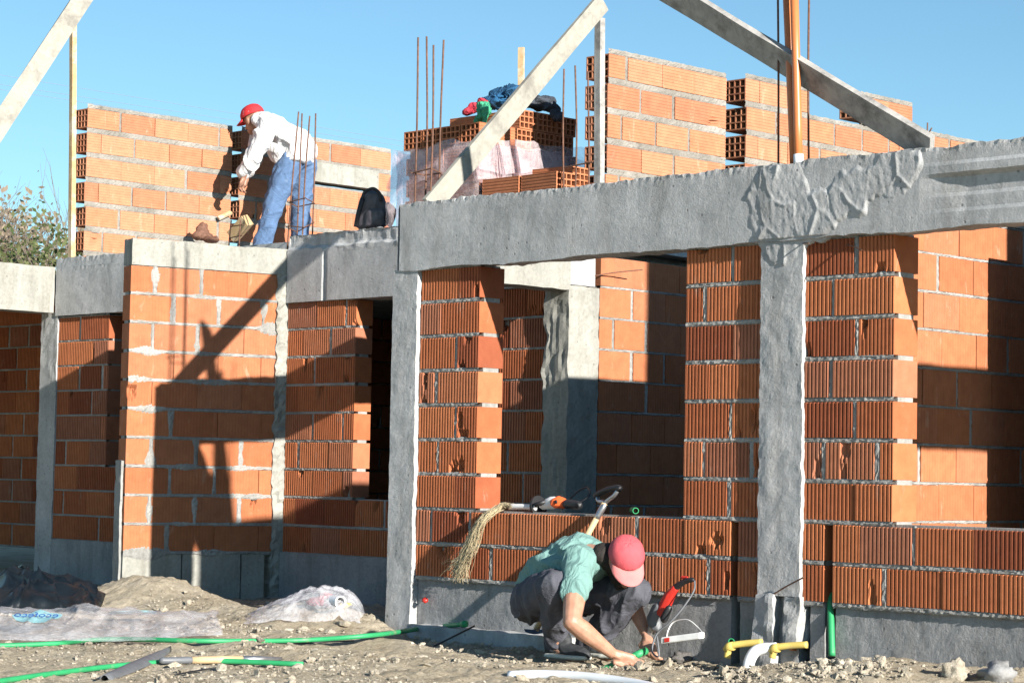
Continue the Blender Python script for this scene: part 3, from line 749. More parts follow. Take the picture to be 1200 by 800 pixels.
mb.add(vs, [(i * (nz + 1) + j, (i + 1) * (nz + 1) + j, (i + 1) * (nz + 1) + j + 1, i * (nz + 1) + j + 1) for i in range(len(pts) - 1) for j in range(nz)])
# loose flap drooping at the left corner and a sagging fold on the sunny side
def flap(c00, c10, c01, c11, n=14, amp=.04, sag=.0):
    vs = []
    for i in range(n + 1):
        for j in range(n + 1):
            u, v = i / n, j / n
            p = (Vector(c00) * (1 - u) + Vector(c10) * u) * (1 - v) + (Vector(c01) * (1 - u) + Vector(c11) * u) * v
            p += mn.noise_vector(p * 8) * amp + Vector((0, 0, -sag * 4 * u * (1 - u) * v)); vs.append(p)
    mb.add(vs, [(i * (n + 1) + j, (i + 1) * (n + 1) + j, (i + 1) * (n + 1) + j + 1, i * (n + 1) + j + 1) for i in range(n) for j in range(n)])
flap((-2.330, 1.370, 3.050), (-1.480, 1.370, 3.070), (-2.340, 1.360, 2.790), (-1.490, 1.360, 2.900), amp=.035)
flap((-1.500, 1.350, 3.090), (-1.490, 2.410, 3.110), (-1.460, 1.350, 2.810), (-1.460, 2.410, 2.950), amp=.035, sag=.08)
flap((-1.480, 1.350, 3.030), (-1.470, 2.130, 3.070), (-1.440, 1.350, 2.870), (-1.440, 2.130, 2.970), amp=.04, sag=.05)
flap((-2.320, 1.380, 3.030), (-2.260, 1.430, 2.950), (-2.410, 1.380, 2.590), (-2.320, 1.390, 2.440), amp=.03)
o = mb.build('plastic_film', M['film'], None, True); tag(o, 'clear wrinkled film wrapped round the brick stack on the roof', 'plastic film')
# clothes on the stack
M['cloth_blue'] = simple('blue_cloth', (.012, .09, .20), .85, 0, .3, 9, .4, 90)
M['cloth_red'] = simple('red_cloth', (.45, .03, .05), .85, 0, .2, 9, .4, 90)
M['cloth_green'] = simple('green_cloth', (.05, .36, .19), .85, 0, .2, 9, .4, 90)
M['cloth_grey'] = simple('charcoal_cloth', (.045, .052, .065), .85, 0, .25, 9, .4, 90)
ZT = SZ + 6 * bh
def heap(name, mat, spots, label, cat, amp=.016, fr=9, seed=1.0):
    o = blob(name, [('e', on(px, py, y=Z), r) for (px, py, Z, r) in spots], .009, mat, 4, folds(amp, fr, (1, .3, .6), seed)); tag(o, label, cat); return o
heap('jacket', M['cloth_blue'], [(580, 121, 2.03, (.09, .09, .035)), (590, 113, 2.08, (.09, .1, .04)), (602, 107, 2.08, (.05, .08, .035)), (594, 122, 2.03, (.15, .1, .035)), (608, 116, 2.08, (.06, .1, .04)), (585, 110, 2.08, (.03, .05, .03))], 'dark blue jacket bunched on top of the pallet stack', 'jacket', .034, 13, seed=1)
heap('cloth', M['cloth_red'], [(551, 131, 1.88, (.05, .05, .02)), (560, 127, 1.91, (.05, .06, .03)), (568, 121, 1.93, (.03, .05, .03))], 'crumpled red cloth beside the blue jacket', 'cloth', .022, 16, seed=4)
heap('cloth', M['cloth_green'], [(567, 124, 1.81, (.035, .05, .025)), (570, 131, 1.78, (.025, .03, .06)), (563, 133, 1.77, (.022, .03, .06)), (558, 142, 1.77, (.02, .02, .05)), (569, 142, 1.77, (.016, .02, .05))], 'green cloth hanging over the edge of the top bricks', 'cloth', .018, 20, seed=7)
heap('cloth', M['cloth_grey'], [(637, 119, 2.13, (.07, .09, .035)), (646, 126, 2.15, (.045, .07, .045)), (652, 134, 2.13, (.02, .05, .045)), (627, 124, 2.08, (.05, .09, .03)), (656, 139, 2.13, (.012, .04, .025))], 'charcoal garment draped over the right end of the top bricks', 'garment', .018, 12, seed=9)
# backpack
M['pack'] = simple('backpack_nylon', (.12, .112, .115), .85, 0, .2, 20, .3, 120)
M['grey_pouch'] = simple('pouch_nylon', (.05, .055, .055), .8, 0, .2, 20, .3, 120)
M['black'] = simple('black_plastic', (.015, .015, .017), .5, 0, .2, 20)
ZB = 15.62
r = lambda px, py, d=0: J(px, py, ZB + d)
bp = empty('backpack', r(438, 268))
o1 = blob('pack_body', [('h', [(r(422, 262), .035), (r(450, 261), .035), (r(422, 262, .16), .03), (r(449, 260, .16), .03), (r(425, 240), .035), (r(448, 243), .035), (r(433, 230), .035), (r(443, 231), .03), (r(432, 229, .12), .03), (r(444, 231, .12), .03)])], .007, M['pack'], 4, folds(.012, 10, (.2, .2, 1), 3))
o2 = blob('front_pocket', [('h', [(r(432, 262, -.05), .03), (r(447, 261, -.05), .03), (r(433, 250, -.05), .03), (r(446, 250, -.05), .03)])], .006, M['pack'], 3, folds(.007, 13, (1, 0, 0), 5))
o3 = blob('side_pouch', [('h', [(r(454, 257, -.01), .03), (r(457, 256, .06), .03), (r(455, 246, -.01), .026), (r(457, 245, .06), .026)])], .006, M['grey_pouch'], 3, folds(.006, 14, (1, 0, 0), 6))
mb = MB(); mb.tube(spline([r(424, 236, -.03), r(427, 226, -.03), r(437, 221, -.03), r(445, 227, -.03), r(447, 236, -.03)], 6), .011, 8, flat=.5); o4 = mb.build('handle', M['black'], None, True)
mb = MB(); mb.tube(spline([r(425, 233, -.05), r(420, 250, -.07), r(417, 266, -.06)], 6), .016, 8, flat=.4); mb2 = MB(); o5 = mb.build('strap', M['black'], None, True)
mb = MB(); mb.tube(spline([r(453, 238, -.07), r(462, 246, -.06), r(460, 258, -.05), r(456, 266, -.05)], 6), .014, 8, flat=.4); o6 = mb.build('strap', M['black'], None, True)
adopt(bp, o1, o2, o3, o4, o5, o6); tag(bp, 'dark grey backpack slumped on the beam edge below the pale lintel', 'backpack')

# odds and ends at the foot of the upper wall
tag(wood('wood_offcut', on(273, 277, y=1.75), on(290, 258, y=1.75), .09, .07, (.6, -1, 0), M['wood_raw']), 'short wood block at the foot of the upper wall left of the man in jeans', 'wood block')
tag(wood('wood_offcut', on(256, 256, x=-5.96), on(271, 249, x=-5.96), .03, .02, (.6, -1, .3), M['wood_raw']), 'thin pale stick poking from the end of the leftmost upper wall', 'stick')
o = blob('shoe', [('e', on(237, 276, y=2.4), (.06, .09, .045)), ('e', on(237, 269, y=2.4), (.04, .05, .06)), ('e', on(247, 281, y=2.4), (.09, .05, .03))], .008, M['steel_rust'], 2, folds(.012, 18, (1, 0, 0), 2))
o.name = 'glove'; tag(o, 'dark brown crumpled glove lying on the cream beam by the upper wall', 'glove')
M['far_wire'] = simple('weathered_wire', (.22, .27, .31), .7)
# distant cables
for (y0, y1, lab) in ((86, 164, 'topmost of three thin cables crossing the sky'), (97, 170, 'middle one of three thin cables crossing the sky'), (103, 176, 'lowest of three thin cables crossing the sky')):
    mb = MB(); ps = []
    for t in np.linspace(-.9, 1.25, 12):
        p = J(475 * t, y0 + (y1 - y0) * t - 6 * (t - .5) ** 2 * 0 + 2, 70); ps.append(p)
    mb.tube(ps, .0065, 5); tag(mb.build('power_cable', M['far_wire'], None, True), lab, 'cable', 'cables across the sky')

# ---- scrub trees behind the left beam
def leafmat(name, stops):
    m, nt, b = newmat(name); g = N(nt, 'ShaderNodeNewGeometry')
    nt.links.new(ramp(nt, g.outputs['Random Per Island'], stops), b.inputs['Base Color']); b.inputs['Roughness'].default_value = .75
    b.inputs['Specular IOR Level'].default_value = .25; return m
M['bark'] = simple('bark', (.16, .125, .10), .9, 0, .3, 8)
M['leaf_dry'] = leafmat('dry_leaves', [(0, (.20, .15, .11)), (.5, (.27, .21, .15)), (.8, (.17, .16, .09)), (1, (.22, .17, .15))])
M['leaf_green'] = leafmat('olive_leaves', [(0, (.05, .075, .025)), (.5, (.09, .11, .04)), (1, (.14, .14, .065))])
def tree(px, Z, top_py, wid, leaf, nleaf, seed, label, bare=.4):
    rng = random.Random(seed); base = J(px, 560, Z); base.z = -.1; H = J(px, top_py, Z).z - base.z
    root = empty('scrub_tree', base); mb = MB(); tips = []
    def grow(p, d, L, r, lev):
        q = p + d * L; m_ = (p + q) / 2 + Vector((rng.uniform(-1, 1), rng.uniform(-1, 1), rng.uniform(-.3, .3))) * L * .07
        mb.tube([p, m_, q], [r, r * .8, r * .55], 5 if lev < 3 else 3, caps=False); tips.append((q, lev)); tips.append((m_, lev))
        if lev >= 4: return
        for _ in range(4 if lev < 2 else 3):
            s = rng.uniform(.35, 1); nd = (d + Vector((rng.uniform(-1, 1), rng.uniform(-1, 1), rng.uniform(-.15, .7))) * .62).normalized()
            grow(p.lerp(q, s), nd, L * rng.uniform(.5, .72), r * .5, lev + 1)
    for _ in range(4):
        grow(base + Vector((rng.uniform(-wid, wid) * .5, rng.uniform(-wid, wid) * .5, 0)), Vector((rng.uniform(-.25, .25), rng.uniform(-.25, .25), 1)).normalized(), H * rng.uniform(.42, .5), .045, 0)
    t = mb.build('trunk', M['bark'], None, True)
    mb = MB(); ends = [q for q, l in tips if l >= 2 and (q.z - base.z) < H * (1 - bare * rng.random())]
    for _ in range(nleaf):
        c = rng.choice(ends) + Vector((rng.gauss(0, .13), rng.gauss(0, .13), rng.gauss(0, .12))); s = rng.uniform(.025, .06)
        a = Vector((rng.gauss(0, 1), rng.gauss(0, 1), rng.gauss(0, 1))).normalized(); b_ = a.orthogonal().normalized()
        mb.add([c - a * s, c + b_ * s * .5, c + a * s, c - b_ * s * .5], [(0, 1, 2, 3)])
    cr = mb.build('crown', leaf); adopt(root, t, cr); tag(root, label, 'tree')
tree(-14, 30, 196, 1.0, M['leaf_dry'], 11000, 1, 'brown scrub tree at the left edge behind the cream beam', .5)
tree(24, 29, 208, 1.0, M['leaf_dry'], 10000, 2, 'dry brown half bare scrub tree behind the cream beam', .55)
tree(62, 27, 226, .8, M['leaf_green'], 8000, 3, 'greener scrub tree close to the thin brown post', .45)
# ================================================================== THINGS ON THE GROUND AND ON THE SILL
M['metal'] = simple('worn_steel', (.42, .42, .43), .38, .85, .2, 30)
M['red_plastic'] = simple('red_plastic', (.52, .03, .02), .4, 0, .12, 16)
M['orange_plastic'] = simple('orange_plastic', (.72, .12, .03), .45, 0, .1, 16)
M['white_plastic'] = simple('white_plastic', (.70, .70, .68), .45, 0, .08, 16, dirt=((.4, .36, .3), .62))
M['grey_plastic'] = simple('grey_plastic', (.12, .125, .135), .5, 0, .2, 22)
M['grey_cable'] = simple('grey_cable', (.13, .135, .145), .6, 0, .1, 20)
M['black_sheet'] = simple('black_polythene', (.006, .010, .014), .42, 0, .3, 12, .2, 30, .22)
M['blue_paint'] = simple('blue_paint', (.02, .09, .32), .5, 0, .2, 20, dirt=((.3, .27, .22), .6))
M['ash_wood'] = simple('ash_handle', (.50, .36, .20), .6, 0, .15, 14)
M['jute'] = simple('jute_fibre', (.58, .47, .29), .9, 0, .25, 40)

def chain(pts, lift): return [Vector((p.x, p.y, p.z + lift)) for p in pts]
def pipe_thing(name, pts, r, mat, label, cat, group=None, hollow=False, n=14):
    mb = MB(); ps = spline(pts, 7); mb.tube(ps, r, n, caps=not hollow)
    if hollow:
        mb.tube(ps, r * .78, n, caps=False)
        for end in (0, -1):
            c = ps[end]; t = (ps[1] - ps[0]).normalized() if end == 0 else (ps[-1] - ps[-2]).normalized()
            a = t.orthogonal().normalized(); b = t.cross(a); vs = []
            for k in range(n): w_ = 2 * math.pi * k / n; d = a * math.cos(w_) + b * math.sin(w_); vs += [c + d * r, c + d * r * .78]
            mb.add(vs, [(2 * k, 2 * ((k + 1) % n), 2 * ((k + 1) % n) + 1, 2 * k + 1) for k in range(n)])
    o = mb.build(name, mat, None, True); tag(o, label, cat, group); return o
# long green pipe, its end propped against the footing
P = [G(-30, 760, .012), G(60, 757, .012), G(130, 753, .02), G(235, 757, .025), G(350, 757, .03), G(440, 751, .03), G(500, 743, .035), on(543, 731, y=-.15)]
for i in (5, 6): P[i].z = max(P[i].z, gh(P[i].x, P[i].y) + .02)
gp = pipe_thing('green_pipe', P, .0125, M['green_ppr'], 'long green pipe across the left ground, its end propped on the footing', 'pipe')
mb = MB(); d = (P[7] - P[6]).normalized(); mb.tube([P[7] - d * .01, P[7] + d * .03], .019, 14); s = mb.build('pipe_end', M['green_ppr'], None, True); s.parent = gp
pipe_thing('green_pipe', [G(-30, 806, .012), G(60, 793, .014), G(150, 783, .016), G(240, 778, .016), G(355, 781, .012)], .0125, M['green_ppr'], 'green pipe at the bottom left corner beside the wooden tool handle', 'pipe')
# spade blade and tool handle
th = empty('wooden_tool', G(250, 776, .015))
a, b = G(190, 779, .02), G(330, 777, .02); D = b - a
mb = MB(); mb.tube([a + D * -.02, a + D * .0, a + D * .22, a + D * .26], [.010, .016, .017, .012], 12); t1 = mb.build('grip', M['grey_plastic'], None, True)
mb = MB(); mb.tube([a + D * .24, a + D * .5, a + D * .66], [.017, .0185, .018], 14); t2 = mb.build('handle', M['ash_wood'], None, True)
mb = MB(); mb.tube([a + D * .65, a + D * .8, a + D * 1.0], [.018, .016, .008], 12); t3 = mb.build('ferrule', M['metal'], None, True)
adopt(th, t1, t2, t3); tag(th, 'wooden tool handle with black grip and steel tip lying beside the lower green pipe', 'tool')
mb = MB(); A_, B_ = G(122, 797, .01), G(200, 765, .02); n = 14; vs = []; D = B_ - A_; S_ = Vector((D.y, -D.x, 0)).normalized()
for i in range(n + 1):
    t = i / n; wd = .045 * math.sin(math.pi * min(1, .12 + t * .9)) ** .7
    for j in range(7):
        u = j / 6 - .5; vs.append(A_ + D * t + S_ * u * 2 * wd + Vector((0, 0, .05 * (.25 - u * u) * 2 - .012)))
mb.add(vs, [(i * 7 + j, (i + 1) * 7 + j, (i + 1) * 7 + j + 1, i * 7 + j + 1) for i in range(n) for j in range(6)])
o = mb.build('spade_blade', M['grey_plastic'], None, True); so_ = o.modifiers.new('t', 'SOLIDIFY'); so_.thickness = .003; tag(o, 'curved dark steel spade blade half buried at the bottom left', 'spade')

def sheet(name, c00, c10, c11, c01, nu, nv, hf, mat, thick=.0015):
    mb = MB(); vs = []
    for i in range(nu + 1):
        for j in range(nv + 1):
            u, v = i / nu, j / nv
            p = (c00 * (1 - u) + c10 * u) * (1 - v) + (c01 * (1 - u) + c11 * u) * v
            vs.append(hf(u, v, p))
    mb.add(vs, [(i * (nv + 1) + j, (i + 1) * (nv + 1) + j, (i + 1) * (nv + 1) + j + 1, i * (nv + 1) + j + 1) for i in range(nu) for j in range(nv)])
    o = mb.build(name, mat, None, True)
    if thick: md = o.modifiers.new('t', 'SOLIDIFY'); md.thickness = thick
    return o
# clear sleeve of plastic lying along the pipe
def hs(u, v, p):
    z = gh(p.x, p.y) + .028; e = math.sin(math.pi * v) ** .6
    q = Vector((u * 7, v * 1.6, 1))
    p = p + mn.noise_vector(Vector((u * 6, v * 2, 4))) * .05 * (1 if 0 < u < 1 else .8)
    return Vector((p.x, p.y, z + e * (.045 + .05 * max(0, mn.noise(q)) + .022 * max(0, 1 - abs(mn.noise(q * 1.9)) * 2.4) ** 2)))
sl_ = sheet('plastic_sleeve', G(-60, 757), G(255, 750), G(258, 727), G(-60, 724), 90, 26, hs, M['bag'], 0)
tag(sl_, 'long clear plastic sleeve with pale blue print lying along the green pipe', 'plastic sheet')
m, nt, b = newmat('cyan_print'); b.inputs['Base Color'].default_value = (.36, .76, .80, 1); b.inputs['Roughness'].default_value = .4
tr = N(nt, 'ShaderNodeBsdfTransparent'); mx = N(nt, 'ShaderNodeMixShader'); mx.inputs[0].default_value = .75
nt.links.new(tr.outputs[0], mx.inputs[1]); nt.links.new(b.outputs[0], mx.inputs[2]); nt.links.new(mx.outputs[0], nt.nodes['Material Output'].inputs['Surface']); M['print'] = m
bpy.context.view_layer.update()
for (px, py, rx, ry, txt) in ((43, 741, .12, .075, True), (156, 728, .13, .055, False)):
    c = G(px, py, .0); vs = [];
    # the patch hugs the sleeve: lift points onto it with a ray cast
    def drop(p):
        ok, loc, nn, _ = sl_.ray_cast(Vector((p.x, p.y, 1)), Vector((0, 0, -1)))
        return (loc if ok else Vector((p.x, p.y, gh(p.x, p.y) + .05))) + Vector((0, 0, .004))
    rgt = Vector((CRIGHT.x, CRIGHT.y, 0)).normalized(); fw_ = Vector((CFWD.x, CFWD.y, 0)).normalized()
    mb = MB(); vs = [drop(c)]; n = 28
    for rr in (.35, .7, 1):
        for k in range(n):
            w_ = 2 * math.pi * k / n; q = rr * (1 + .12 * math.sin(3 * w_ + px)); vs.append(drop(c + rgt * math.cos(w_) * rx * q + fw_ * math.sin(w_) * ry * 5 * q * .6))
    fs = [(0, 1 + k, 1 + (k + 1) % n) for k in range(n)]
    for r_ in range(2): fs += [(1 + r_ * n + k, 1 + (r_ + 1) * n + k, 1 + (r_ + 1) * n + (k + 1) % n, 1 + r_ * n + (k + 1) % n) for k in range(n)]
    mb.add(vs, fs); o = mb.build('print', M['print'], None, True); o.parent = sl_
    if txt:
        cu = bpy.data.curves.new('lettering', 'FONT'); cu.body = 'ecofeco'; cu.size = .075; cu.align_x = 'CENTER'; cu.align_y = 'CENTER'; cu.extrude = .0005
        tt = bpy.data.objects.new('lettering_tmp', cu); COL.objects.link(tt); dg = bpy.context.evaluated_depsgraph_get(); lm = bpy.data.meshes.new_from_object(tt.evaluated_get(dg)); bpy.data.objects.remove(tt); lm.materials.clear(); lm.materials.append(M['blue_paint']); t_ = bpy.data.objects.new('lettering', lm); COL.objects.link(t_)
        # mirrored, as print seen through the film
        X_ = -rgt; Y_ = (fw_ * .9 + Vector((0, 0, .4))).normalized(); Z_ = X_.cross(Y_)
        q = c + Vector((0, 0, .0)) + fw_ * -.02; q = drop(q) + Vector((0, 0, .012)); t_.matrix_world = Matrix.Translation(q) @ Matrix((X_, Y_, Z_)).transposed().to_4x4(); t_.parent = sl_

# black polythene heap
def hb_(u, v, p):
    q = Vector((u * 4.2 + v * 1.2, v * 2.0 - u * .8, 7)); r = 1 - abs(mn.noise(q)) * 2.0; r2 = 1 - abs(mn.noise(q * 2.3 + Vector((5, 5, 5)))) * 2.0; r3 = 1 - abs(mn.noise(Vector((u * 2 + 4, v * 5, 1)))) * 2
    e = (math.sin(math.pi * u) * math.sin(math.pi * v)) ** .4
    z = gh(p.x, p.y) + .006 + e * (.08 + .10 * math.exp(-((u - .55) / .22) ** 2)) + e * (.06 * max(0, r) ** 1.6 + .05 * max(0, r2) ** 2 + .03 * max(0, r3) ** 2 - .03)
    p = p + Vector((mn.noise(q * 1.5), mn.noise(q * 1.5 + Vector((9, 0, 0))), 0)) * .16 * e
    return Vector((p.x, p.y, max(z, gh(p.x, p.y) + .006)))
o = sheet('black_plastic_sheet', G(-50, 722), G(116, 716), G(124, 697), G(-50, 697), 110, 60, hb_, M['black_sheet']); tag(o, 'crumpled black plastic sheet heaped at the left edge of the ground', 'plastic sheet')
m3_ = M['bag'].copy(); M['bag2'] = m3_
for n_ in m3_.node_tree.nodes:
    if n_.type == 'VALTORGB': n_.color_ramp.elements[0].color = (.12,) * 3 + (1,); n_.color_ramp.elements[1].color = (.5,) * 3 + (1,)
# clear bag in front of the corner
bag = empty('plastic_bag', G(358, 712))
c0 = G(358, 716); rgt = Vector((CRIGHT.x, CRIGHT.y, 0)).normalized(); fw_ = Vector((CFWD.x, CFWD.y, 0)).normalized()
def dome(u, v, p):
    x = (u - .5) * 2; y = (v - .5) * 2; r2_ = x * x + y * y
    pr = (max(0, 1 - x * x)) ** .5 * (.55 + .45 * max(0, x + .7)) if x > -.9 else .1
    q = Vector((x * 2.2, y * 2.2, 3)); r = 1 - abs(mn.noise(q * 1.1)) * 2.2
    z = .105 * pr * max(0, 1 - y * y) ** .5 + (.035 * max(0, r) ** 2 + .008 * max(0, 1 - abs(mn.noise(q * 2.7)) * 2.4) - .01) * pr
    b_ = c0 + rgt * (x * .335) + fw_ * (y * .20)
    b_ += Vector((mn.noise(q), mn.noise(q + Vector((4, 4, 4))), 0)) * .03
    return Vector((b_.x, b_.y, gh(b_.x, b_.y) + .005 + z))
o1 = sheet('bag_skin', c0, c0, c0, c0, 60, 44, dome, M['bag2'], 0)
cr = c0 + rgt * .19 + fw_ * -.13 + Vector((0, 0, .06))
mb = MB(); ax = (rgt * .55 - fw_ * .8).normalized(); ps = [cr - ax * .05, cr + ax * .04]
mb.tube(ps, .036, 20, caps=False); mb.tube(ps, .028, 20, caps=False)
for e in ps:
    a = ax.orthogonal().normalized(); b_ = ax.cross(a); vs = []
    for k in range(20): w_ = 2 * math.pi * k / 20; d = a * math.cos(w_) + b_ * math.sin(w_); vs += [e + d * .036, e + d * .028]
    mb.add(vs, [(2 * k, 2 * ((k + 1) % 20), 2 * ((k + 1) % 20) + 1, 2 * k + 1) for k in range(20)])
o2 = mb.build('pvc_sleeve', M['white_pvc'], None, True); adopt(bag, o1); tag(bag, 'clear plastic bag with red things inside, lying on the soil below the tall dark window', 'bag')
tag(o2, 'white plastic pipe collar poking out of the clear bag', 'pipe fitting')
o = blob('cloth', [('e', c0 + rgt * .08 + fw_ * .0 + Vector((0, 0, .05)), (.1, .06, .03)), ('e', c0 + rgt * .12 + Vector((0, 0, .08)), (.05, .05, .025))], .008, M['cloth_red'], 3, folds(.008, 14, (1, 0, 0), 3)); o.name = 'packet'; tag(o, 'red packet inside the clear bag', 'packet')
o = blob('packet', [('e', c0 + rgt * .23 + fw_ * -.1 + Vector((0, 0, .04)), (.035, .03, .02)), ('e', c0 + rgt * .25 + fw_ * -.1 + Vector((0, 0, .045)), (.02, .03, .012))], .006, M['yellow_pvc'], 2, folds(.006, 20, (1, 0, 0), 3)); tag(o, 'small orange wrapper at the right end of the clear bag', 'wrapper')

# shovel leaning on the sill behind the crouching man
sh = empty('shovel', on(628, 742, y=-.24))
a = on(628, 738, y=-.24); b = on(697, 611, y=-.035); e = b + (b - a) * .17
mb = MB(); mb.tube([a, a.lerp(e, .5), e], .0155, 14); s1 = mb.build('shaft', M['ash_wood'], None, True)
D = (e - a).normalized(); g1 = on(712, 585, y=.0); top = on(722, 573, y=.02); wv = (CRIGHT * .8 + CUP * .55).normalized()
gl, gr = on(700, 582, y=.03), on(724, 574, y=.0)
mb = MB(); mb.tube(spline([e - D * .09, e, (e + gl) / 2 + (gl - gr) * .12, gl], 5), [.016] * 5 + [.011] * 10 + [.009], 10); s2 = mb.build('fork', M['metal'], None, True)
mb = MB(); mb.tube(spline([e - D * .09, e, (e + gr) / 2 + (gr - gl) * .12, gr], 5), [.016] * 5 + [.011] * 10 + [.009], 10); s3 = mb.build('fork', M['metal'], None, True)
mb = MB(); mb.tube(spline([gl - (gr - gl) * .08, gl + CUP * .012, (gl + gr) / 2 + CUP * .02, gr + CUP * .012, gr + (gr - gl) * .1], 5), .0165, 12); s4 = mb.build('grip', M['black'], None, True)
mb = MB(); bl_ = G(624, 750, .0); vs = []
for i in range(9):
    for j in range(7):
        t = i / 8; u = j / 6 - .5; w_ = .10 * (1 - .6 * t ** 3)
        vs.append(a + (Vector((bl_.x, bl_.y, bl_.z - .03)) - a).normalized() * (t * .2 - .03) + CRIGHT * u * 2 * w_ * .6 + CFWD * (.1 * (u * u)))
mb.add(vs, [(i * 7 + j, (i + 1) * 7 + j, (i + 1) * 7 + j + 1, i * 7 + j + 1) for i in range(8) for j in range(6)])
s5 = mb.build('blade', M['blue_paint'], None, True); adopt(sh, s1, s2, s3, s4, s5); tag(sh, 'shovel with black and steel handle leaning on the brick sill behind the crouching man', 'shovel')

# on the sill: grinder, white tube, green tube end, jute
SZL = Z0 + 2 * P_ + .008
def sill(px, y): p = on(px, 600, y=y); return Vector((p.x, y, SZL))
gd = empty('angle_grinder', sill(645, .09))
S1 = sill(645, .09); ex = Vector((1, 0, 0)); up = Vector((0, 0, 1)); fy = Vector((0, 1, 0))
o1 = blob('gear_head', [('h', [(S1 + ex * -.06 + up * .03, .026), (S1 + ex * .0 + up * .045, .034), (S1 + ex * .03 + up * .045, .035)])], .005, M['white_plastic'], 2)
o2 = blob('motor_housing', [('h', [(S1 + ex * .045 + up * .045 + fy * (-.015), .03), (S1 + ex * .09 + up * .042 + fy * .015, .031), (S1 + ex * .06 + up * .06, .024)])], .005, M['orange_plastic'], 2)
o3 = blob('rear_grip', [('h', [(S1 + ex * .12 + up * .04, .028), (S1 + ex * .21 + up * .035, .026)])], .005, M['black'], 2)
mb = MB(); mb.tube([S1 + ex * -.10 + up * .02, S1 + ex * -.085 + up * .022], [.06, .06], 28); o4 = mb.build('disc', M['black'], None, False)
mb = MB(); mb.tube([S1 + ex * -.02 + up * .05 + fy * -.02, S1 + ex * -.07 + up * .03 + fy * -.05], [.013, .012], 10); o5 = mb.build('side_handle', M['black'], None, True)
mb = MB(); mb.tube(spline([S1 + ex * .2 + up * .04, S1 + ex * .25 + up * .09 + fy * .04, S1 + ex * .17 + up * .13 + fy * .1, S1 + ex * .08 + up * .09 + fy * .1, S1 + ex * .0 + up * .01 + fy * .09], 8), .004, 6); o6 = mb.build('cable', M['black'], None, True)
mb = MB(); mb.tube([S1 + ex * .075 + up * .05 + fy * -.034, S1 + ex * .075 + up * .05 + fy * -.04], .011, 10); o7 = mb.build('vent', M['black'], None, True)
adopt(gd, o1, o2, o3, o4, o5, o6, o7); tag(gd, 'orange and white angle grinder lying on the brick sill of the left window', 'angle grinder')
pipe_thing('white_tube', [sill(597, .05) + up * .016, sill(612, .055) + up * .018, sill(628, .06) + up * .016], .016, M['white_plastic'], 'short white tube on the sill left of the orange grinder', 'tube')
a = sill(745, .03) + up * .017; pipe_thing('green_pipe', [a, a + Vector((-.06, .06, 0)), a + Vector((-.13, .12, 0))], .0165, M['green_ppr'], 'short offcut of green pipe on the brick sill, open end showing', 'pipe', None, True)
mb = MB(); rj = random.Random(12); r0 = sill(592, .03) + up * .01
for k in range(300):
    s_ = rj.uniform(-1, 1); t_ = rj.uniform(.55, 1.15); w_ = rj.gauss(0, .014)
    e1 = r0 + ex * (-.03 + w_ * .7) + fy * rj.uniform(-.01, .03) + up * rj.uniform(0, .02); e2 = on(563, 612, y=-.03 - rj.random() * .03) + ex * w_ + up * rj.gauss(0, .008)
    e3 = on(549, 645, y=-.03 - rj.random() * .05) + ex * (w_ * 1.2 + .015 * rj.gauss(0, 1)); e4 = on(536, 676 + 14 * (t_ - 1) * 3, y=-.03 - rj.random() * .05) + ex * (w_ * 1.3 + .03 * rj.gauss(0, 1))
    st = rj.random()
    pts = spline([r0 + ex * rj.uniform(.0, .05) + up * rj.uniform(0, .02) + fy * rj.uniform(-.01, .03), e1, e2, e3, e4] if st < .8 else [e2, e3 + ex * rj.gauss(0, .02), e4 + ex * rj.gauss(0, .04)], 4)
    mb.tube([p + mn.noise_vector(p * 30 + Vector((k, 0, 0))) * (.006 + .016 * rj.random() ** 3) for p in pts], .0011, 3, caps=False)
tag(mb.build('jute_bundle', M['jute'], None, True), 'bundle of pale jute fibres hanging over the sill of the left window', 'jute fibres')

# red rotary hammer standing against the plinth
hm = empty('rotary_hammer', G(765, 745))
q = lambda px, py, y=-.30: on(px, py, y=y)
def capc(pts, mat, nm, vox=.005, wr=None): return blob(nm, [('h', [a_, b_]) for a_, b_ in zip(pts[:-1], pts[1:])], vox, mat, 3, wr)
h1 = capc([(q(791, 689), .022), (q(784, 699), .03), (q(776, 716), .034)], M['red_plastic'], 'body')
h2 = capc([(q(812, 679), .012), (q(804, 680), .016), (q(794, 686), .019), (q(786, 694), .017)], M['black'], 'grip')
h3 = capc([(q(772, 712), .036), (q(766, 727), .04), (q(770, 735), .03)], M['grey_plastic'], 'motor_housing')
h4 = capc([(q(764, 735), .024), (q(760, 748), .018)], M['metal'], 'chuck')
h5 = capc([(q(784, 712, -.335), .018), (q(778, 725, -.345), .022)], M['black'], 'gear_housing')
mb = MB(); mb.tube(spline([q(814, 680), q(813, 692, -.32), q(800, 712, -.36), q(784, 730, -.4), q(770, 742, -.42), q(764, 762, -.45), q(772, 768, -.47), q(770, 745, -.45)], 8), .0045, 8); h6 = mb.build('cable', M['grey_cable'], None, True)
h7 = capc([(q(806, 676), .006), (q(799, 676), .010)], M['red_plastic'], 'trigger')
adopt(hm, h1, h2, h3, h4, h5, h6, h7); tag(hm, 'red and black rotary hammer propped against the grey plinth right of the crouching man', 'power tool')
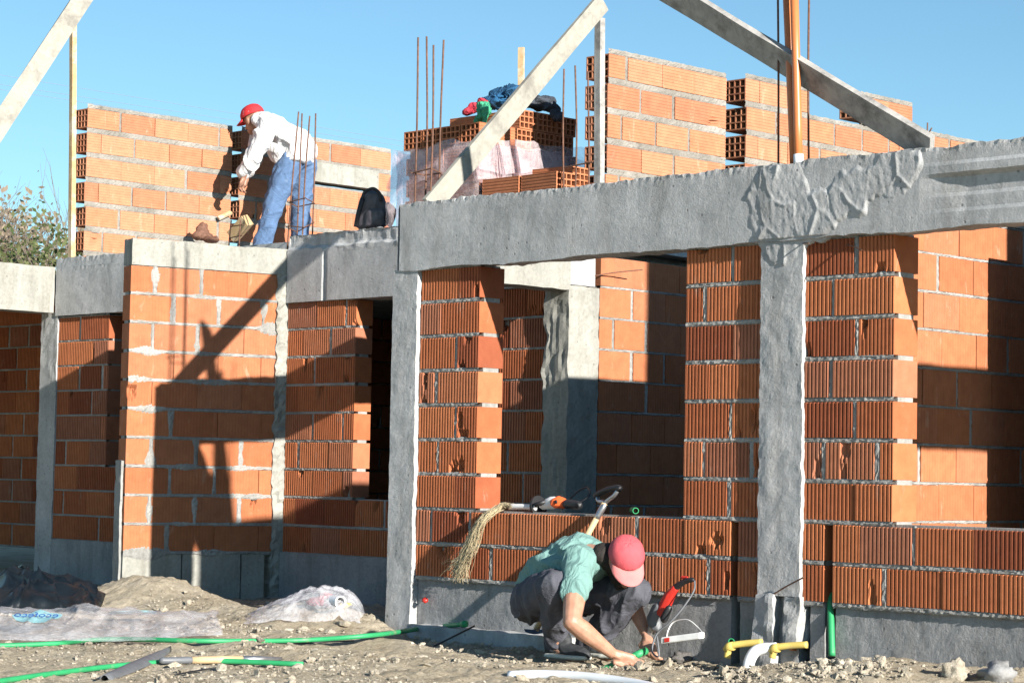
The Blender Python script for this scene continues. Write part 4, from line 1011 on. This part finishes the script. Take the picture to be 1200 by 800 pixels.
# power strip with loop of wire
ps_ = empty('power_strip', on(800, 748, y=-.36)); a, b = on(777, 750, y=-.38), on(823, 744, y=-.34); D = (b - a)
mb = MB(); rot = Matrix((D.normalized(), D.cross(Vector((0, 0, 1))).normalized() * -1, Vector((0, 0, 1)))).transposed(); mb.box((a + b) / 2, D.length, .05, .032, 0, rot); s1 = mb.build('strip_body', M['white_plastic'])
bv = s1.modifiers.new('b', 'BEVEL'); bv.width = .006; bv.segments = 2
mb = MB(); mb.box(a + D * .17 + rot @ Vector((0, -.026, .0)), .028, .006, .02, 0, rot); s2 = mb.build('switch', M['red_plastic'])
mb = MB(); mb.tube(spline([b + up * .012, q(818, 735, -.3), q(806, 726, -.28), q(790, 728, -.28), q(783, 738, -.3), q(781, 748, -.33)], 7), .0035, 7); s3 = mb.build('cord', M['white_plastic'], None, True)
adopt(ps_, s1, s2, s3); tag(ps_, 'white power strip with a red switch lying beside the red hammer', 'power strip')
# yellow and white pipes under the middle column
def bend(a, b, c): return [a, a.lerp(b, .8), b, b.lerp(c, .2), c]
def gz(px, py, y, dz): return on(px, py, y=y) + Vector((0, 0, dz))
for (p0, p1, p2, lab) in (((852, 770), (854, 757), (893, 752), 'yellow elbow pipe left of the white pipe under the broken column'), ((905, 770), (907, 759), (946, 755), 'yellow elbow pipe right of the white pipe under the broken column')):
    a, b, c = on(*p0, y=-.17), on(*p1, y=-.17), on(*p2, y=-.12)
    o = pipe_thing('yellow_pipe', [a, b + Vector((0, 0, -.012)), b + Vector((.022, 0, .006)), b.lerp(c, .5) + Vector((0, 0, .004)), c], .0165, M['yellow_pvc'], lab, 'pipe')
    mb = MB(); mb.tube([b + Vector((-.012, 0, -.02)), b + Vector((0, 0, .0)), b + Vector((.03, 0, .004))], .0215, 14); s = mb.build('elbow', M['yellow_pvc'], None, True); s.parent = o
pipe_thing('white_pipe', [on(876, 790, y=-.24), on(878, 775, y=-.22), on(884, 764, y=-.2), on(893, 760, y=-.18), on(910, 759, y=-.15)], .028, M['white_pvc'], 'white curved pipe between the two yellow pipes', 'pipe')
pipe_thing('green_pipe', [on(971, 612, y=.105), on(972, 680, y=.10), on(973, 700, y=.06), on(974, 735, y=.0), on(975, 768, y=-.04)], .0165, M['green_ppr'], 'upright green pipe in the wall chase right of the broken column', 'pipe')
pipe_thing('green_pipe', [on(859, 758, y=.02), on(858, 752, y=-.05), on(857, 751, y=-.09)], .015, M['green_ppr'], 'green pipe mouth at the foot of the left wall chase', 'pipe', None, True)
pipe_thing('orange_pipe', [on(932, 690, y=.06), on(932, 740, y=.05), on(931, 762, y=.04)], .024, M['orange_pvc'], 'stub of orange pipe inside the broken foot of the column', 'pipe')
# big pale pipe half buried in front of the man
pipe_thing('white_pipe', [G(596, 790, -.006), G(640, 792, .004), G(690, 796, .008), G(748, 803, .004), G(800, 815, .0)], .024, M['white_pvc'], 'pale grey pipe half buried at the bottom edge in front of the man', 'pipe')
# tangle of cables and broken stuff by the trench
for k, (pts, mt, lab) in enumerate((([(700, 735), (707, 748), (716, 762), (724, 770)], 'grey_cable', 'pale cable loop by the hands of the crouching man'), ([(712, 728), (722, 742), (733, 760)], 'grey_cable', 'grey cable strand between the arms of the crouching man'), ([(775, 770), (781, 758), (776, 748), (786, 742)], 'black', 'black cable curled under the white power strip'))):
    pipe_thing('cable', [G(px, py, .02 + .04 * (i in (1,))) for i, (px, py) in enumerate(pts)], .005, M[mt], lab, 'cable', None, False, 7)
def jag(vf, k): return [v * (1 + .30 * (mn.noise(v * 2.3 + Vector((k, 0, 0))) > .05) * (1 - abs(mn.noise(v * 3.1 + Vector((0, k, 0))))) - .12 * abs(mn.noise(v * 6 + Vector((k, k, 0))))) for v in vf[0]], vf[1]
rs = random.Random(21)
M['rubble_dark'] = soilmat('dark_rubble', (.10, .095, .09), (.17, .16, .15), (.26, .24, .22))
def stone(px, py, r, mat, label, sub=3, lift=.3, cat='stone', grp=None):
    vs_, fs_ = jag(rock(rs, sub), rs.uniform(0, 90)); p = G(px, py); mb = MB(); mb.add([p + Vector((0, 0, r * lift)) + v_ * r for v_ in vs_], fs_)
    o = mb.build('stone', mat, None, True); tag(o, label, cat, grp); return o
stone(1188, 779, .085, M['stone'], 'large pale broken stone at the bottom right corner')
stone(1192, 757, .05, M['stone'], 'smaller stone perched behind the large pale stone at the right edge')
stone(1120, 793, .07, M['stone'], 'pale lump of dried mortar at the bottom edge near the right corner')
stone(1170, 797, .09, M['plinth'], 'flat grey slab of mortar at the bottom right corner')
stone(403, 733, .035, M['stone'], 'round pale stone between the clear bag and the green pipe')
stone(995, 762, .03, M['stone'], 'small round stone by the foot of the upright green pipe')
stone(800, 775, .05, M['rubble_dark'], 'dark lump of broken mortar in front of the white power strip')
stone(782, 777, .035, M['rubble_dark'], 'smaller dark lump beside the hand of the crouching man')
stone(802, 738, .045, M['ash_wood'], 'yellowish lump of foam behind the white power strip', 3)
for (px, py, r, lab) in ((1040, 757, .04, 'orange brick shard standing on the gravel right of the upright green pipe'), (1030, 764, .03, 'second orange brick shard lower in the gravel'), (1022, 768, .025, 'small orange brick shard at the gravel edge'), (955, 758, .035, 'orange brick crumbs at the end of the right yellow pipe')):
    o = stone(px, py, r, M['brick_side'], lab, 1, .5, 'brick shard'); o.name = 'brick_shard'
o = stone(498, 703, .022, M['red_plastic'], 'small red scrap stuck to the plinth by the left front column', 1, 0, 'scrap'); o.name = 'red_scrap'
p = on(498, 703, y=-.01); c = sum((v.co for v in o.data.vertices), Vector()) / len(o.data.vertices)
for v in o.data.vertices: v.co += p - c
# thin sticks
for (a, b, lab) in (((205, 792), (258, 784), 'thin dark twig below the lower green pipe'), ((300, 758), (415, 752), 'dark strip of cable in the shade under the long green pipe')):
    pipe_thing('twig', [G(*a, .006), G((a[0] + b[0]) / 2, (a[1] + b[1]) / 2, .01), G(*b, .008)], .004, M['black'], lab, 'twig', None, False, 6)
pipe_thing('rebar_offcut', [on(508, 757, y=-.45), on(540, 741, y=-.32), on(556, 733, y=-.22)], .005, M['black'], 'short dark bar lying against the footing under the long green pipe end', 'bar', None, False, 6)
# ================================================================== PEOPLE
def skinmat(name, base, ruddy):
    m, nt, b = newmat(name); c = ramp(nt, noise(nt, 22, 5, .6), [(.35, base), (.7, ruddy)]); nt.links.new(c, b.inputs['Base Color'])
    b.inputs['Roughness'].default_value = .5; b.inputs['Subsurface Weight'].default_value = .08; b.inputs['Subsurface Radius'].default_value = (.01, .004, .002)
    bump(nt, b, noise(nt, 120, 4, .6), .15, .003); return m
M['skin'] = skinmat('tanned_skin', (.36, .185, .12), (.47, .255, .17))
M['skin_shade'] = skinmat('tanned_skin_shade', (.30, .155, .10), (.37, .20, .13))  # roof man's skin, darkened to stand for his face in shade
M['hair'] = simple('dark_hair', (.018, .013, .010), .75, 0, .3, 60, .6, 200)
M['teal_shirt'] = simple('teal_cotton', (.16, .29, .262), .9, 0, .06, 12, .25, 300)
M['dark_trousers'] = simple('charcoal_trousers', (.075, .076, .092), .88, 0, .22, 14, .3, 250, dirt=((.17, .165, .17), .66))
M['pink_cap'] = simple('faded_red_cap', (.54, .085, .10), .85, 0, .1, 16, .3, 300, dirt=((.38, .14, .13), .62))
M['pink_brim_lit'] = simple('red_brim_sunlit', (.66, .20, .19), .85, 0, .08, 16, .3, 300)  # cap red made lighter, sunlight on the brim put into its colour
M['cap_dirt'] = simple('dark_emblem', (.10, .02, .025), .85, 0, .5, 80)
M['red_cap'] = simple('red_cap', (.50, .02, .025), .8, 0, .1, 16, .3, 300)
M['white_shirt'] = simple('white_cotton', (.60, .59, .585), .9, 0, .06, 10, .25, 300)
M['jeans'] = simple('blue_denim', (.085, .15, .27), .9, 0, .16, 13, .4, 300, dirt=((.26, .30, .36), .60))
M['shoe_dark'] = simple('dark_shoe', (.03, .032, .035), .7, 0, .25, 25)
M['shoe_grey'] = simple('grey_shoe', (.17, .18, .18), .8, 0, .15, 30)
M['sole'] = simple('pale_sole', (.52, .52, .46), .8, 0, .12, 30)
M['eye'] = simple('eye_white', (.7, .68, .65), .3)
def creases(m, scale, strength, stretch):
    nt = m.node_tree; b = nt.nodes['Principled BSDF']; g = N(nt, 'ShaderNodeNewGeometry'); mp = N(nt, 'ShaderNodeMapping'); mp.inputs['Scale'].default_value = stretch; mp.inputs['Rotation'].default_value = (.3, .5, .7)
    nt.links.new(g.outputs['Position'], mp.inputs[0]); f = noise(nt, scale, 3, .5, mp.outputs[0], 1.1)
    r = ramp(nt, f, [(.36, (0, 0, 0)), (.48, (1, 1, 1)), (.52, (.75, .75, .75)), (.66, (.1, .1, .1))])
    old = b.inputs['Normal'].links[0].from_socket if b.inputs['Normal'].is_linked else None
    u = N(nt, 'ShaderNodeBump'); u.inputs['Strength'].default_value = strength; u.inputs['Distance'].default_value = .02; nt.links.new(r, u.inputs['Height'])
    if old: nt.links.new(old, u.inputs['Normal'])
    nt.links.new(u.outputs[0], b.inputs['Normal'])
for nm in ('teal_shirt', 'white_shirt'): creases(M[nm], 8, .38, (1.6, .8, .7))
for nm in ('dark_trousers', 'jeans'): creases(M[nm], 8, .26, (1, 1, 1.3))
for nm in ('cloth_blue', 'cloth_green', 'cloth_red', 'cloth_grey'): creases(M[nm], 16, .6, (1, 1, 1))
def C3(a, ra, b, rb): return ('c', a, ra, b, rb)
def hand(wr, pc, ax, fr_, r=.0088, curl=1.0, thumb=1):
    """palm at pc, four unequal fingers side by side along ax, reaching towards fr_ and closing under; thumb from the side of the palm"""
    ax = ax.normalized(); fr_ = (fr_ - ax * fr_.dot(ax)).normalized(); dn = -(pc - wr).normalized() * -1
    dn = (dn - fr_ * dn.dot(fr_)).normalized(); it = []
    it.append(('h', [(wr, .026), (wr + (pc - wr) * .5, .028)])); it.append(('h', [(pc + ax * .028, .017), (pc - ax * .03, .017), (wr + (pc - wr) * .35 + ax * .012, .021), (wr + (pc - wr) * .35 - ax * .012, .021)]))
    for k, L in enumerate((.92, 1.0, .96, .78)):
        b0 = pc + ax * (.030 - .020 * k); p1 = b0 + dn * .030 * L + fr_ * .022 * L; p2 = p1 + dn * .026 * L - fr_ * .012 * curl; p3 = p2 + dn * .006 - fr_ * .024 * curl * L
        it += [C3(b0, r * 1.12, p1, r * 1.02), C3(p1, r * 1.02, p2, r * .92), C3(p2, r * .92, p3, r * .82)]
    t0 = wr + (pc - wr) * .55 + ax * .026 * thumb; t1 = t0 + ax * .026 * thumb + dn * .024 + fr_ * .012; t2 = t1 + dn * .030 - ax * .008 * thumb + fr_ * .010
    it += [C3(t0, .013, t1, .011), C3(t1, .011, t2, .0088)]
    return it
def cap(root, c, up, fwd, r, mat, bmat, brim_len=.085, badge=None):
    up = up.normalized(); fwd = (fwd - up * fwd.dot(up)).normalized(); sd = up.cross(fwd)
    T = lambda x, y, z: c + sd * x + fwd * y + up * z
    mb = MB(); n = 48; m_ = 12; vs = []
    for i in range(m_ + 1):
        th = (math.pi / 2) * i / m_
        for k in range(n):
            w_ = 2 * math.pi * k / n; q = r * math.cos(th) ** .85 if i < m_ else .0005
            seam = 1 - .02 * (abs(math.cos(w_ * 3)) > .985) + .012 * mn.noise(Vector((math.cos(w_) * 2, math.sin(w_) * 2, i * .4)))
            vs.append(T(q * math.cos(w_) * .93 * seam, q * math.sin(w_) * 1.08 * seam, r * .95 * math.sin(th) ** .9 + .003 * mn.noise(Vector((w_ * 2, i * .6, 1)))))
    fs = [(i * n + k, i * n + (k + 1) % n, (i + 1) * n + (k + 1) % n, (i + 1) * n + k) for i in range(m_) for k in range(n)]
    mb.add(vs, fs); mb.tube([T(0, 0, r * .93), T(0, 0, r * .99)], [.008, .005], 8)
    cr = mb.build('cap', mat, None, True)
    md = cr.modifiers.new('t', 'SOLIDIFY'); md.thickness = .004
    mb = MB(); vs = []; nb = 14
    for i in range(nb + 1):
        w_ = math.pi * (.14 + .72 * i / nb)
        for j in range(7):
            t = j / 6; ex_ = brim_len * (math.sin(math.pi * (i / nb)) ** .42)
            x, y = math.cos(w_) * r * .93, math.sin(w_) * r * 1.08
            vs.append(T(x * (1 + .10 * t), y + ex_ * t, .006 - .030 * t * 0 - .022 * (x / r) ** 2 * t - .012 * t))
    mb.add(vs, [(i * 7 + j, (i + 1) * 7 + j, (i + 1) * 7 + j + 1, i * 7 + j + 1) for i in range(nb) for j in range(6)])
    br = mb.build('brim', bmat, None, True); md = br.modifiers.new('t', 'SOLIDIFY'); md.thickness = .005
    br.parent = cr
    if badge:
        mb = MB(); vs = []
        for i in range(9):
            for j in range(3):
                w_ = badge[0] + badge[1] * (i / 8 - .5); z = badge[2] + (j - 1) * badge[3]; th = math.asin(min(.95, max(.02, z / (r * .95))))
                q = r * math.cos(th) ** .85 + .004; vs.append(T(q * math.cos(w_) * .93, q * math.sin(w_) * 1.08, z + .004 * math.sin(i * 2.2) * (j - 1)))
        mb.add(vs, [(i * 3 + j, (i + 1) * 3 + j, (i + 1) * 3 + j + 1, i * 3 + j + 1) for i in range(8) for j in range(2)])
        bo = mb.build('badge', badge[4], None, True); bo.parent = cr
    return cr
def head_items(c, up, fwd, s=1.0):
    up = up.normalized(); fwd = (fwd - up * fwd.dot(up)).normalized(); sd = up.cross(fwd)
    rot = Matrix((sd, fwd, up)).transposed(); T = lambda x, y, z: c + (sd * x + fwd * y + up * z) * s
    it = [('e', T(0, -.01, .03), (.074 * s, .094 * s, .09 * s), rot), ('e', T(0, .022, -.035), (.058 * s, .068 * s, .075 * s), rot),
          C3(T(0, .078, -.085), .022 * s, T(0, .05, -.07), .035 * s), C3(T(0, .092, .0), .008 * s, T(0, .112, -.036), .014 * s), C3(T(-.012, .098, -.04), .009 * s, T(.012, .098, -.04), .009 * s),
          C3(T(-.02, .086, -.066), .009 * s, T(.02, .086, -.066), .009 * s), C3(T(-.035, .08, .022), .012 * s, T(.035, .08, .022), .012 * s)]
    for e in (-1, 1): it += [('e', T(e * .076, -.005, -.012), (.011 * s, .022 * s, .033 * s), rot)]
    return it, T
# ---------------- the man crouching at the trench
Z0m = 11.25
K = lambda px, py, d=0.0: J(px, py, Z0m + d)
pel = K(632, 700, .22); nhip, fhip = K(622, 704, .10), K(646, 702, .30)
nkn, fkn = K(652, 686, -.26), K(744, 692, -.14)
nan_, fan_ = K(652, 757, -.06), K(688, 758, .10)
nto, fto = K(678, 773, -.16), K(712, 768, -.02)
ch = K(676, 660, -.02); nk = K(706, 652, -.12); hd = K(733, 656, -.17)
nsh, fsh = K(679, 655, -.20), K(716, 655, .10)
nel, fel = K(670, 728, -.46), K(737, 697, .06)
nwr, fwr = K(716, 764, -.36), K(757, 742, -.12)
npc, fpc = K(735, 772, -.34), K(761, 760, -.20)
hup = (CUP * .80 + CRIGHT * .12 - CFWD * .62).normalized(); hfw = (-CUP * .72 - CFWD * .72 + CRIGHT * .10).normalized()
hi, HT = head_items(hd, hup, hfw, 1.0)
items = [C3(pel, .105, K(655, 678, .1), .10), C3(K(655, 678, .1), .10, ch, .115), C3(nsh, .05, fsh, .05), C3(ch, .11, nk, .055), C3(nk, .052, hd, .05),
         C3(nhip, .085, nkn, .058), C3(nkn, .058, nan_, .04), C3(fhip, .085, fkn, .058), C3(fkn, .058, fan_, .04), C3(nan_, .038, nto, .03), C3(fan_, .038, fto, .03),
         C3(nsh, .058, nel.lerp(nsh, .35), .056), C3(nel.lerp(nsh, .35), .056, nel, .045), C3(nel, .045, nel.lerp(nwr, .28), .050), C3(nel.lerp(nwr, .28), .050, nwr, .029),
         C3(fsh, .052, fel, .042), C3(fel, .042, fel.lerp(fwr, .35), .042), C3(fel.lerp(fwr, .35), .042, fwr, .026)] + hi
pax = (K(757, 763) - K(712, 781)).normalized()
items += hand(nwr, npc, pax, -CFWD * .8 + CRIGHT * .5, .0095, 1.0, -1)
items += hand(fwr, fpc, (CRIGHT * .75 - CFWD * .5).normalized(), -CFWD * .4 - CRIGHT * .6, .0092, .8, -1)
person1 = blob('person', items, .0052, M['skin'], 3); person1.name = 'person'
tag(person1, 'crouching man in teal T-shirt and faded red cap joining a green pipe at the trench', 'person')
def cl(name, its, mat, vox=.008, sm=4, wr=None, lab=None, par=person1):
    o = blob(name, its, vox, mat, sm, wr); o.parent = par
    if lab: o['label'] = lab
    return o
# shirt: back, chest, sleeves
slv_n = nsh.lerp(nel, .46); slv_f = fsh.lerp(fel, .45)
shirt = cl('t_shirt', [('h', [(K(620, 692, .2), .085), (K(642, 690, .30), .09), (K(645, 666, .04), .115), (K(668, 664, .22), .12)]),
     ('h', [(K(648, 668, .0), .10), (K(668, 668, .22), .10), (K(680, 660, -.12), .095), (K(706, 660, .08), .09)]),
     ('h', [(K(676, 660, -.06), .112), (K(706, 664, .10), .085), (K(700, 658, -.10), .078), (K(712, 660, .02), .07)]),
     ('h', [(K(648, 668, .10), .125), (K(676, 652, .0), .132), (K(692, 650, .0), .11)]), C3(K(676, 660, -.02), .115, K(699, 655, -.09), .074),
     C3(nsh, .078, slv_n, .074), C3(slv_n, .074, nsh.lerp(nel, .54), .073), C3(fsh, .066, slv_f, .06)], M['teal_shirt'], .0075, 5,
     lambda p, n: folds(.014, 8.5, (CRIGHT * .9 - CUP * .5 - CFWD * .3), 2.0, .5)(p, n))
tr = cl('trousers', [('h', [(K(622, 702, .24), .105), (K(648, 704, .36), .10), (K(640, 690, .24), .10)]),
     C3(nhip, .112, nhip.lerp(nkn, .5), .102), C3(nhip.lerp(nkn, .5), .102, nkn, .082), C3(nkn, .082, nkn.lerp(nan_, .5), .075), C3(nkn.lerp(nan_, .5), .075, nan_ + CUP * .025, .055),
     C3(fhip, .108, fhip.lerp(fkn, .5), .096), C3(fhip.lerp(fkn, .5), .096, fkn, .078), C3(fkn, .078, fkn.lerp(fan_, .5), .076), C3(fkn.lerp(fan_, .5), .076, fan_ + CUP * .02, .056)], M['dark_trousers'], .008, 4,
     lambda p, n: folds(.016, 12, (CUP * .9 + CRIGHT * .25), 5.0, .35)(p, n))
hairc = cl('hair', [C3(HT(0, -.05, -.03), .075, nk + CUP * .012, .058), C3(HT(-.03, -.02, -.06), .06, nk + CUP * .01 - CFWD * .02, .055), ('e', HT(0, -.04, -.02), (.080, .07, .075), Matrix((hup.cross(hfw), hfw, hup)).transposed()), C3(HT(-.05, .0, -.08), .032, HT(.05, .0, -.08), .032), C3(HT(-.045, .045, -.085), .028, HT(.045, .045, -.085), .028), C3(HT(-.03, .07, -.105), .022, HT(.03, .07, -.105), .022)], M['hair'], .006, 2, lambda p, n: .004 * mn.noise(p * 60))
hairc['label'] = 'dark hair and beard in the shade of the cap'
c1 = cap(person1, HT(0, -.005, .028), (hup + hfw * .10), hfw, .093, M['pink_cap'], M['pink_brim_lit'], .092, (math.pi / 2, .62, .024, .016, M['cap_dirt'])); c1.parent = person1
for e in (-1, 1):
    mb = MB(); mb.add(ball(HT(e * .032, .082, .0), .011, 2), [], 0)
    bm = bmesh.new(); bmesh.ops.create_icosphere(bm, subdivisions=2, radius=.011); me = bpy.data.meshes.new('eye'); bm.to_mesh(me); bm.free(); me.materials.append(M['eye'])
    eo = bpy.data.objects.new('eye', me); COL.objects.link(eo); eo.location = HT(e * .032, .080, .0); eo.parent = person1
def shoe(an, to, up, mat, par, lab):
    d = (to - an); d -= up * d.dot(up); d.normalize(); b = an - d * .035; base = min(an.dot(up) - .045, to.dot(up)) ; 
    fl = lambda p, h: p + up * (base - p.dot(up) + h)
    sd = up.cross(d)
    s = blob('shoe', [('h', [(fl(b, .05), .040), (fl(an + d * .05, .05), .042), (fl(b, .125), .043), (fl(an + d * .02, .125), .045), (fl(an + d * .06, .09), .036)]), ('h', [(fl(an + d * .03, .05), .042), (fl(an + d * .15, .035), .040), (fl(an + d * .19, .028), .030)])], .006, mat, 3, folds(.004, 16, sd, 2))
    so = blob('sole', [('h', [(fl(b - d * .01, .012) + sd * .028, .012), (fl(b - d * .01, .012) - sd * .028, .012), (fl(an + d * .14, .012) + sd * .036, .012), (fl(an + d * .14, .012) - sd * .036, .012), (fl(an + d * .2, .014) + sd * .02, .012), (fl(an + d * .2, .014) - sd * .02, .012)])], .005, M['sole'], 2)
    so.parent = s; s.parent = par; s['label'] = lab; return s
UPW = Vector((0, 0, 1))
shoe(nan_, nto, UPW, M['shoe_dark'], person1, 'dark shoe with pale sole'); shoe(fan_, fto, UPW, M['shoe_grey'], person1, 'grey shoe with pale sole')
# the pipe in his hands
gpp = pipe_thing('green_pipe', [K(703, 785, -.30), K(722, 777, -.33), K(740, 769, -.33), K(757, 762, -.28)], .0135, M['green_ppr'], 'short green pipe held by the crouching man', 'pipe')
mb = MB(); mb.tube([K(744, 768, -.33), K(757, 762, -.28)], .0185, 14); s = mb.build('coupling', M['green_ppr'], None, True); s.parent = gpp

# ---------------- the man bending over on the roof
Zm = 18.72
Q = lambda px, py, d=0.0: J(px, py, Zm + d)
foot_z = 2.545
def onfloor(px, Z):
    p = J(px, 300, Z); return Vector((p.x, p.y, foot_z))
lank, rank = onfloor(302, Zm - .10), onfloor(352, Zm + .22)
lank.z += .09; rank.z += .09
lhip, rhip = Q(339, 192, -.06), Q(356, 190, .14); pel = Q(348, 183, .04)
lkn = lhip.lerp(lank, .47) + CRIGHT * -.01 - CFWD * .03; rkn = rhip.lerp(rank, .47) + CRIGHT * -.015
chs = Q(321, 154, -.05); nk = Q(305, 143, -.04); hd = Q(297, 140, .0)
lsh, rsh = Q(312, 150, -.24), Q(304, 150, .12); lel, rel = Q(298, 184, -.34), Q(300, 186, .05); lwr, rwr = Q(286, 205, -.30), Q(289, 206, .02); lpc, rpc = Q(283, 216, -.27), Q(287, 217, .02)
hup = (CUP * .86 - CRIGHT * .32 + CFWD * .1).normalized(); hfw = (-CRIGHT * .58 - CUP * .62 + CFWD * .62).normalized()
hi, HT = head_items(hd, hup, hfw, 1.0)
items = [C3(pel, .11, Q(334, 168), .11), C3(Q(334, 168), .11, chs, .12), C3(chs, .11, nk, .06), C3(nk, .055, hd, .05), C3(lsh, .055, rsh, .055),
         C3(lhip, .085, lkn, .058), C3(lkn, .058, lank, .04), C3(rhip, .085, rkn, .058), C3(rkn, .058, rank, .04), C3(lank, .038, lank + Vector((-.12, -.08, -.06)), .03), C3(rank, .038, rank + Vector((-.12, -.08, -.06)), .03),
         C3(lsh, .05, lel, .04), C3(lel, .04, lwr, .028), C3(rsh, .05, rel, .04), C3(rel, .04, rwr, .028)] + hi
items += hand(lwr, lpc, CFWD, -CRIGHT, .0095, .7, -1) + hand(rwr, rpc, CFWD, -CRIGHT, .0095, .7, 1)
person2 = blob('person', items, .0065, M['skin_shade'], 3); person2.name = 'person'
tag(person2, 'man in white shirt, blue jeans and red cap bending over at the upper brick wall', 'person')
shirt2 = cl('shirt', [('h', [(Q(360, 178, .12), .10), (Q(346, 182, -.10), .10), (Q(345, 165, -.06), .115), (Q(350, 163, .1), .10)]), ('h', [(Q(345, 166, -.06), .12), (Q(352, 166, .1), .10), (Q(318, 150, -.14), .115), (Q(318, 150, .08), .105)]),
     ('h', [(Q(318, 150, -.14), .11), (Q(318, 150, .08), .10), (Q(306, 141, -.08), .07)]),
     ('h', [(Q(322, 168, -.1), .075), (Q(322, 178, .04), .07), (Q(336, 178, 0), .09), (Q(334, 192, -.06), .05)]),
     C3(lsh, .082, lel, .072), C3(lel, .072, lwr + CUP * .03, .058), C3(rsh, .08, rel, .066), C3(rel, .066, rwr + CUP * .03, .054), C3(Q(309, 137, -.02), .045, Q(300, 141, -.1), .04)], M['white_shirt'], .0085, 4,
     lambda p, n: folds(.022, 7.5, (CRIGHT * .5 - CUP * .9), 1.0, .6)(p, n), None, person2)
tr2 = cl('jeans', [('h', [(Q(340, 188, -.08), .105), (Q(357, 186, .12), .105), (Q(345, 180, -.04), .10), (Q(360, 180, .12), .085)]),
     C3(lhip, .115, lhip.lerp(lkn, .5), .103), C3(lhip.lerp(lkn, .5), .103, lkn, .085), C3(lkn, .085, lank, .07), C3(rhip, .112, rhip.lerp(rkn, .5), .10), C3(rhip.lerp(rkn, .5), .10, rkn, .085), C3(rkn, .085, rank, .07)], M['jeans'], .0085, 4,
     lambda p, n: folds(.014, 9, (CUP * .5 + CRIGHT * .9), 8.0, .6)(p, n), None, person2)
hair2 = cl('hair', [('e', HT(0, -.072, -.04), (.050, .030, .045), Matrix((hup.cross(hfw), hfw, hup)).transposed())], M['hair'], .007, 2, None, None, person2)
c2 = cap(person2, HT(0, -.005, .028), hup, hfw, .098, M['red_cap'], M['red_cap'], .085, (-.3, .9, .035, .012, M['white_shirt'])); c2.parent = person2
for (an, sh_) in ((lank, 1), (rank, 2)): shoe(an, an + Vector((-.14, -.09, -.05)), UPW, M['shoe_dark'], person2, 'dark work shoe')
# ================================================================== CAMERA, LIGHT, SKY
cam = bpy.data.cameras.new('camera'); co = bpy.data.objects.new('camera', cam); COL.objects.link(co)
m3 = Matrix((CRIGHT, CUP, -CFWD)).transposed()
co.matrix_world = Matrix.Translation(Vector(CAM)) @ m3.to_4x4()
cam.sensor_width = 36; cam.lens = FPX / 1200 * 36; cam.clip_start = .1; cam.clip_end = 3000
scene.camera = co
sl = bpy.data.lights.new('sun', 'SUN'); sl.energy = 5.0; sl.angle = R_(.55); sl.color = (1, .955, .885)
so = bpy.data.objects.new('sun', sl); COL.objects.link(so)
so.rotation_euler = SUNS.to_track_quat('-Z', 'Y').to_euler(); so.location = (20, -4, 9)
w = bpy.data.worlds.new('World'); scene.world = w; w.use_nodes = True
nt = w.node_tree; bg = nt.nodes['Background']
sky = nt.nodes.new('ShaderNodeTexSky'); sky.sky_type = 'NISHITA'; sky.sun_disc = False
sky.sun_elevation = math.asin(-SUNS.z); sky.sun_rotation = math.atan2(-SUNS.x, -SUNS.y)
sky.altitude = 600; sky.air_density = 1.0; sky.dust_density = .25; sky.ozone_density = 2.2
tint = nt.nodes.new('ShaderNodeMix'); tint.data_type = 'RGBA'; tint.blend_type = 'MULTIPLY'; tint.inputs[0].default_value = 1; tint.inputs[7].default_value = (.82, 1.05, 1.08, 1)
nt.links.new(sky.outputs[0], tint.inputs[6]); nt.links.new(tint.outputs[2], bg.inputs[0]); bg.inputs[1].default_value = .066
scene.view_settings.view_transform = 'Standard'; scene.view_settings.look = 'None'
scene.view_settings.exposure = 1.1; scene.view_settings.gamma = 1
scene.cycles.max_bounces = 6; scene.cycles.diffuse_bounces = 1; scene.cycles.transparent_max_bounces = 12
scene.cycles.use_denoising = True
scene.render.filter_size = 1.2
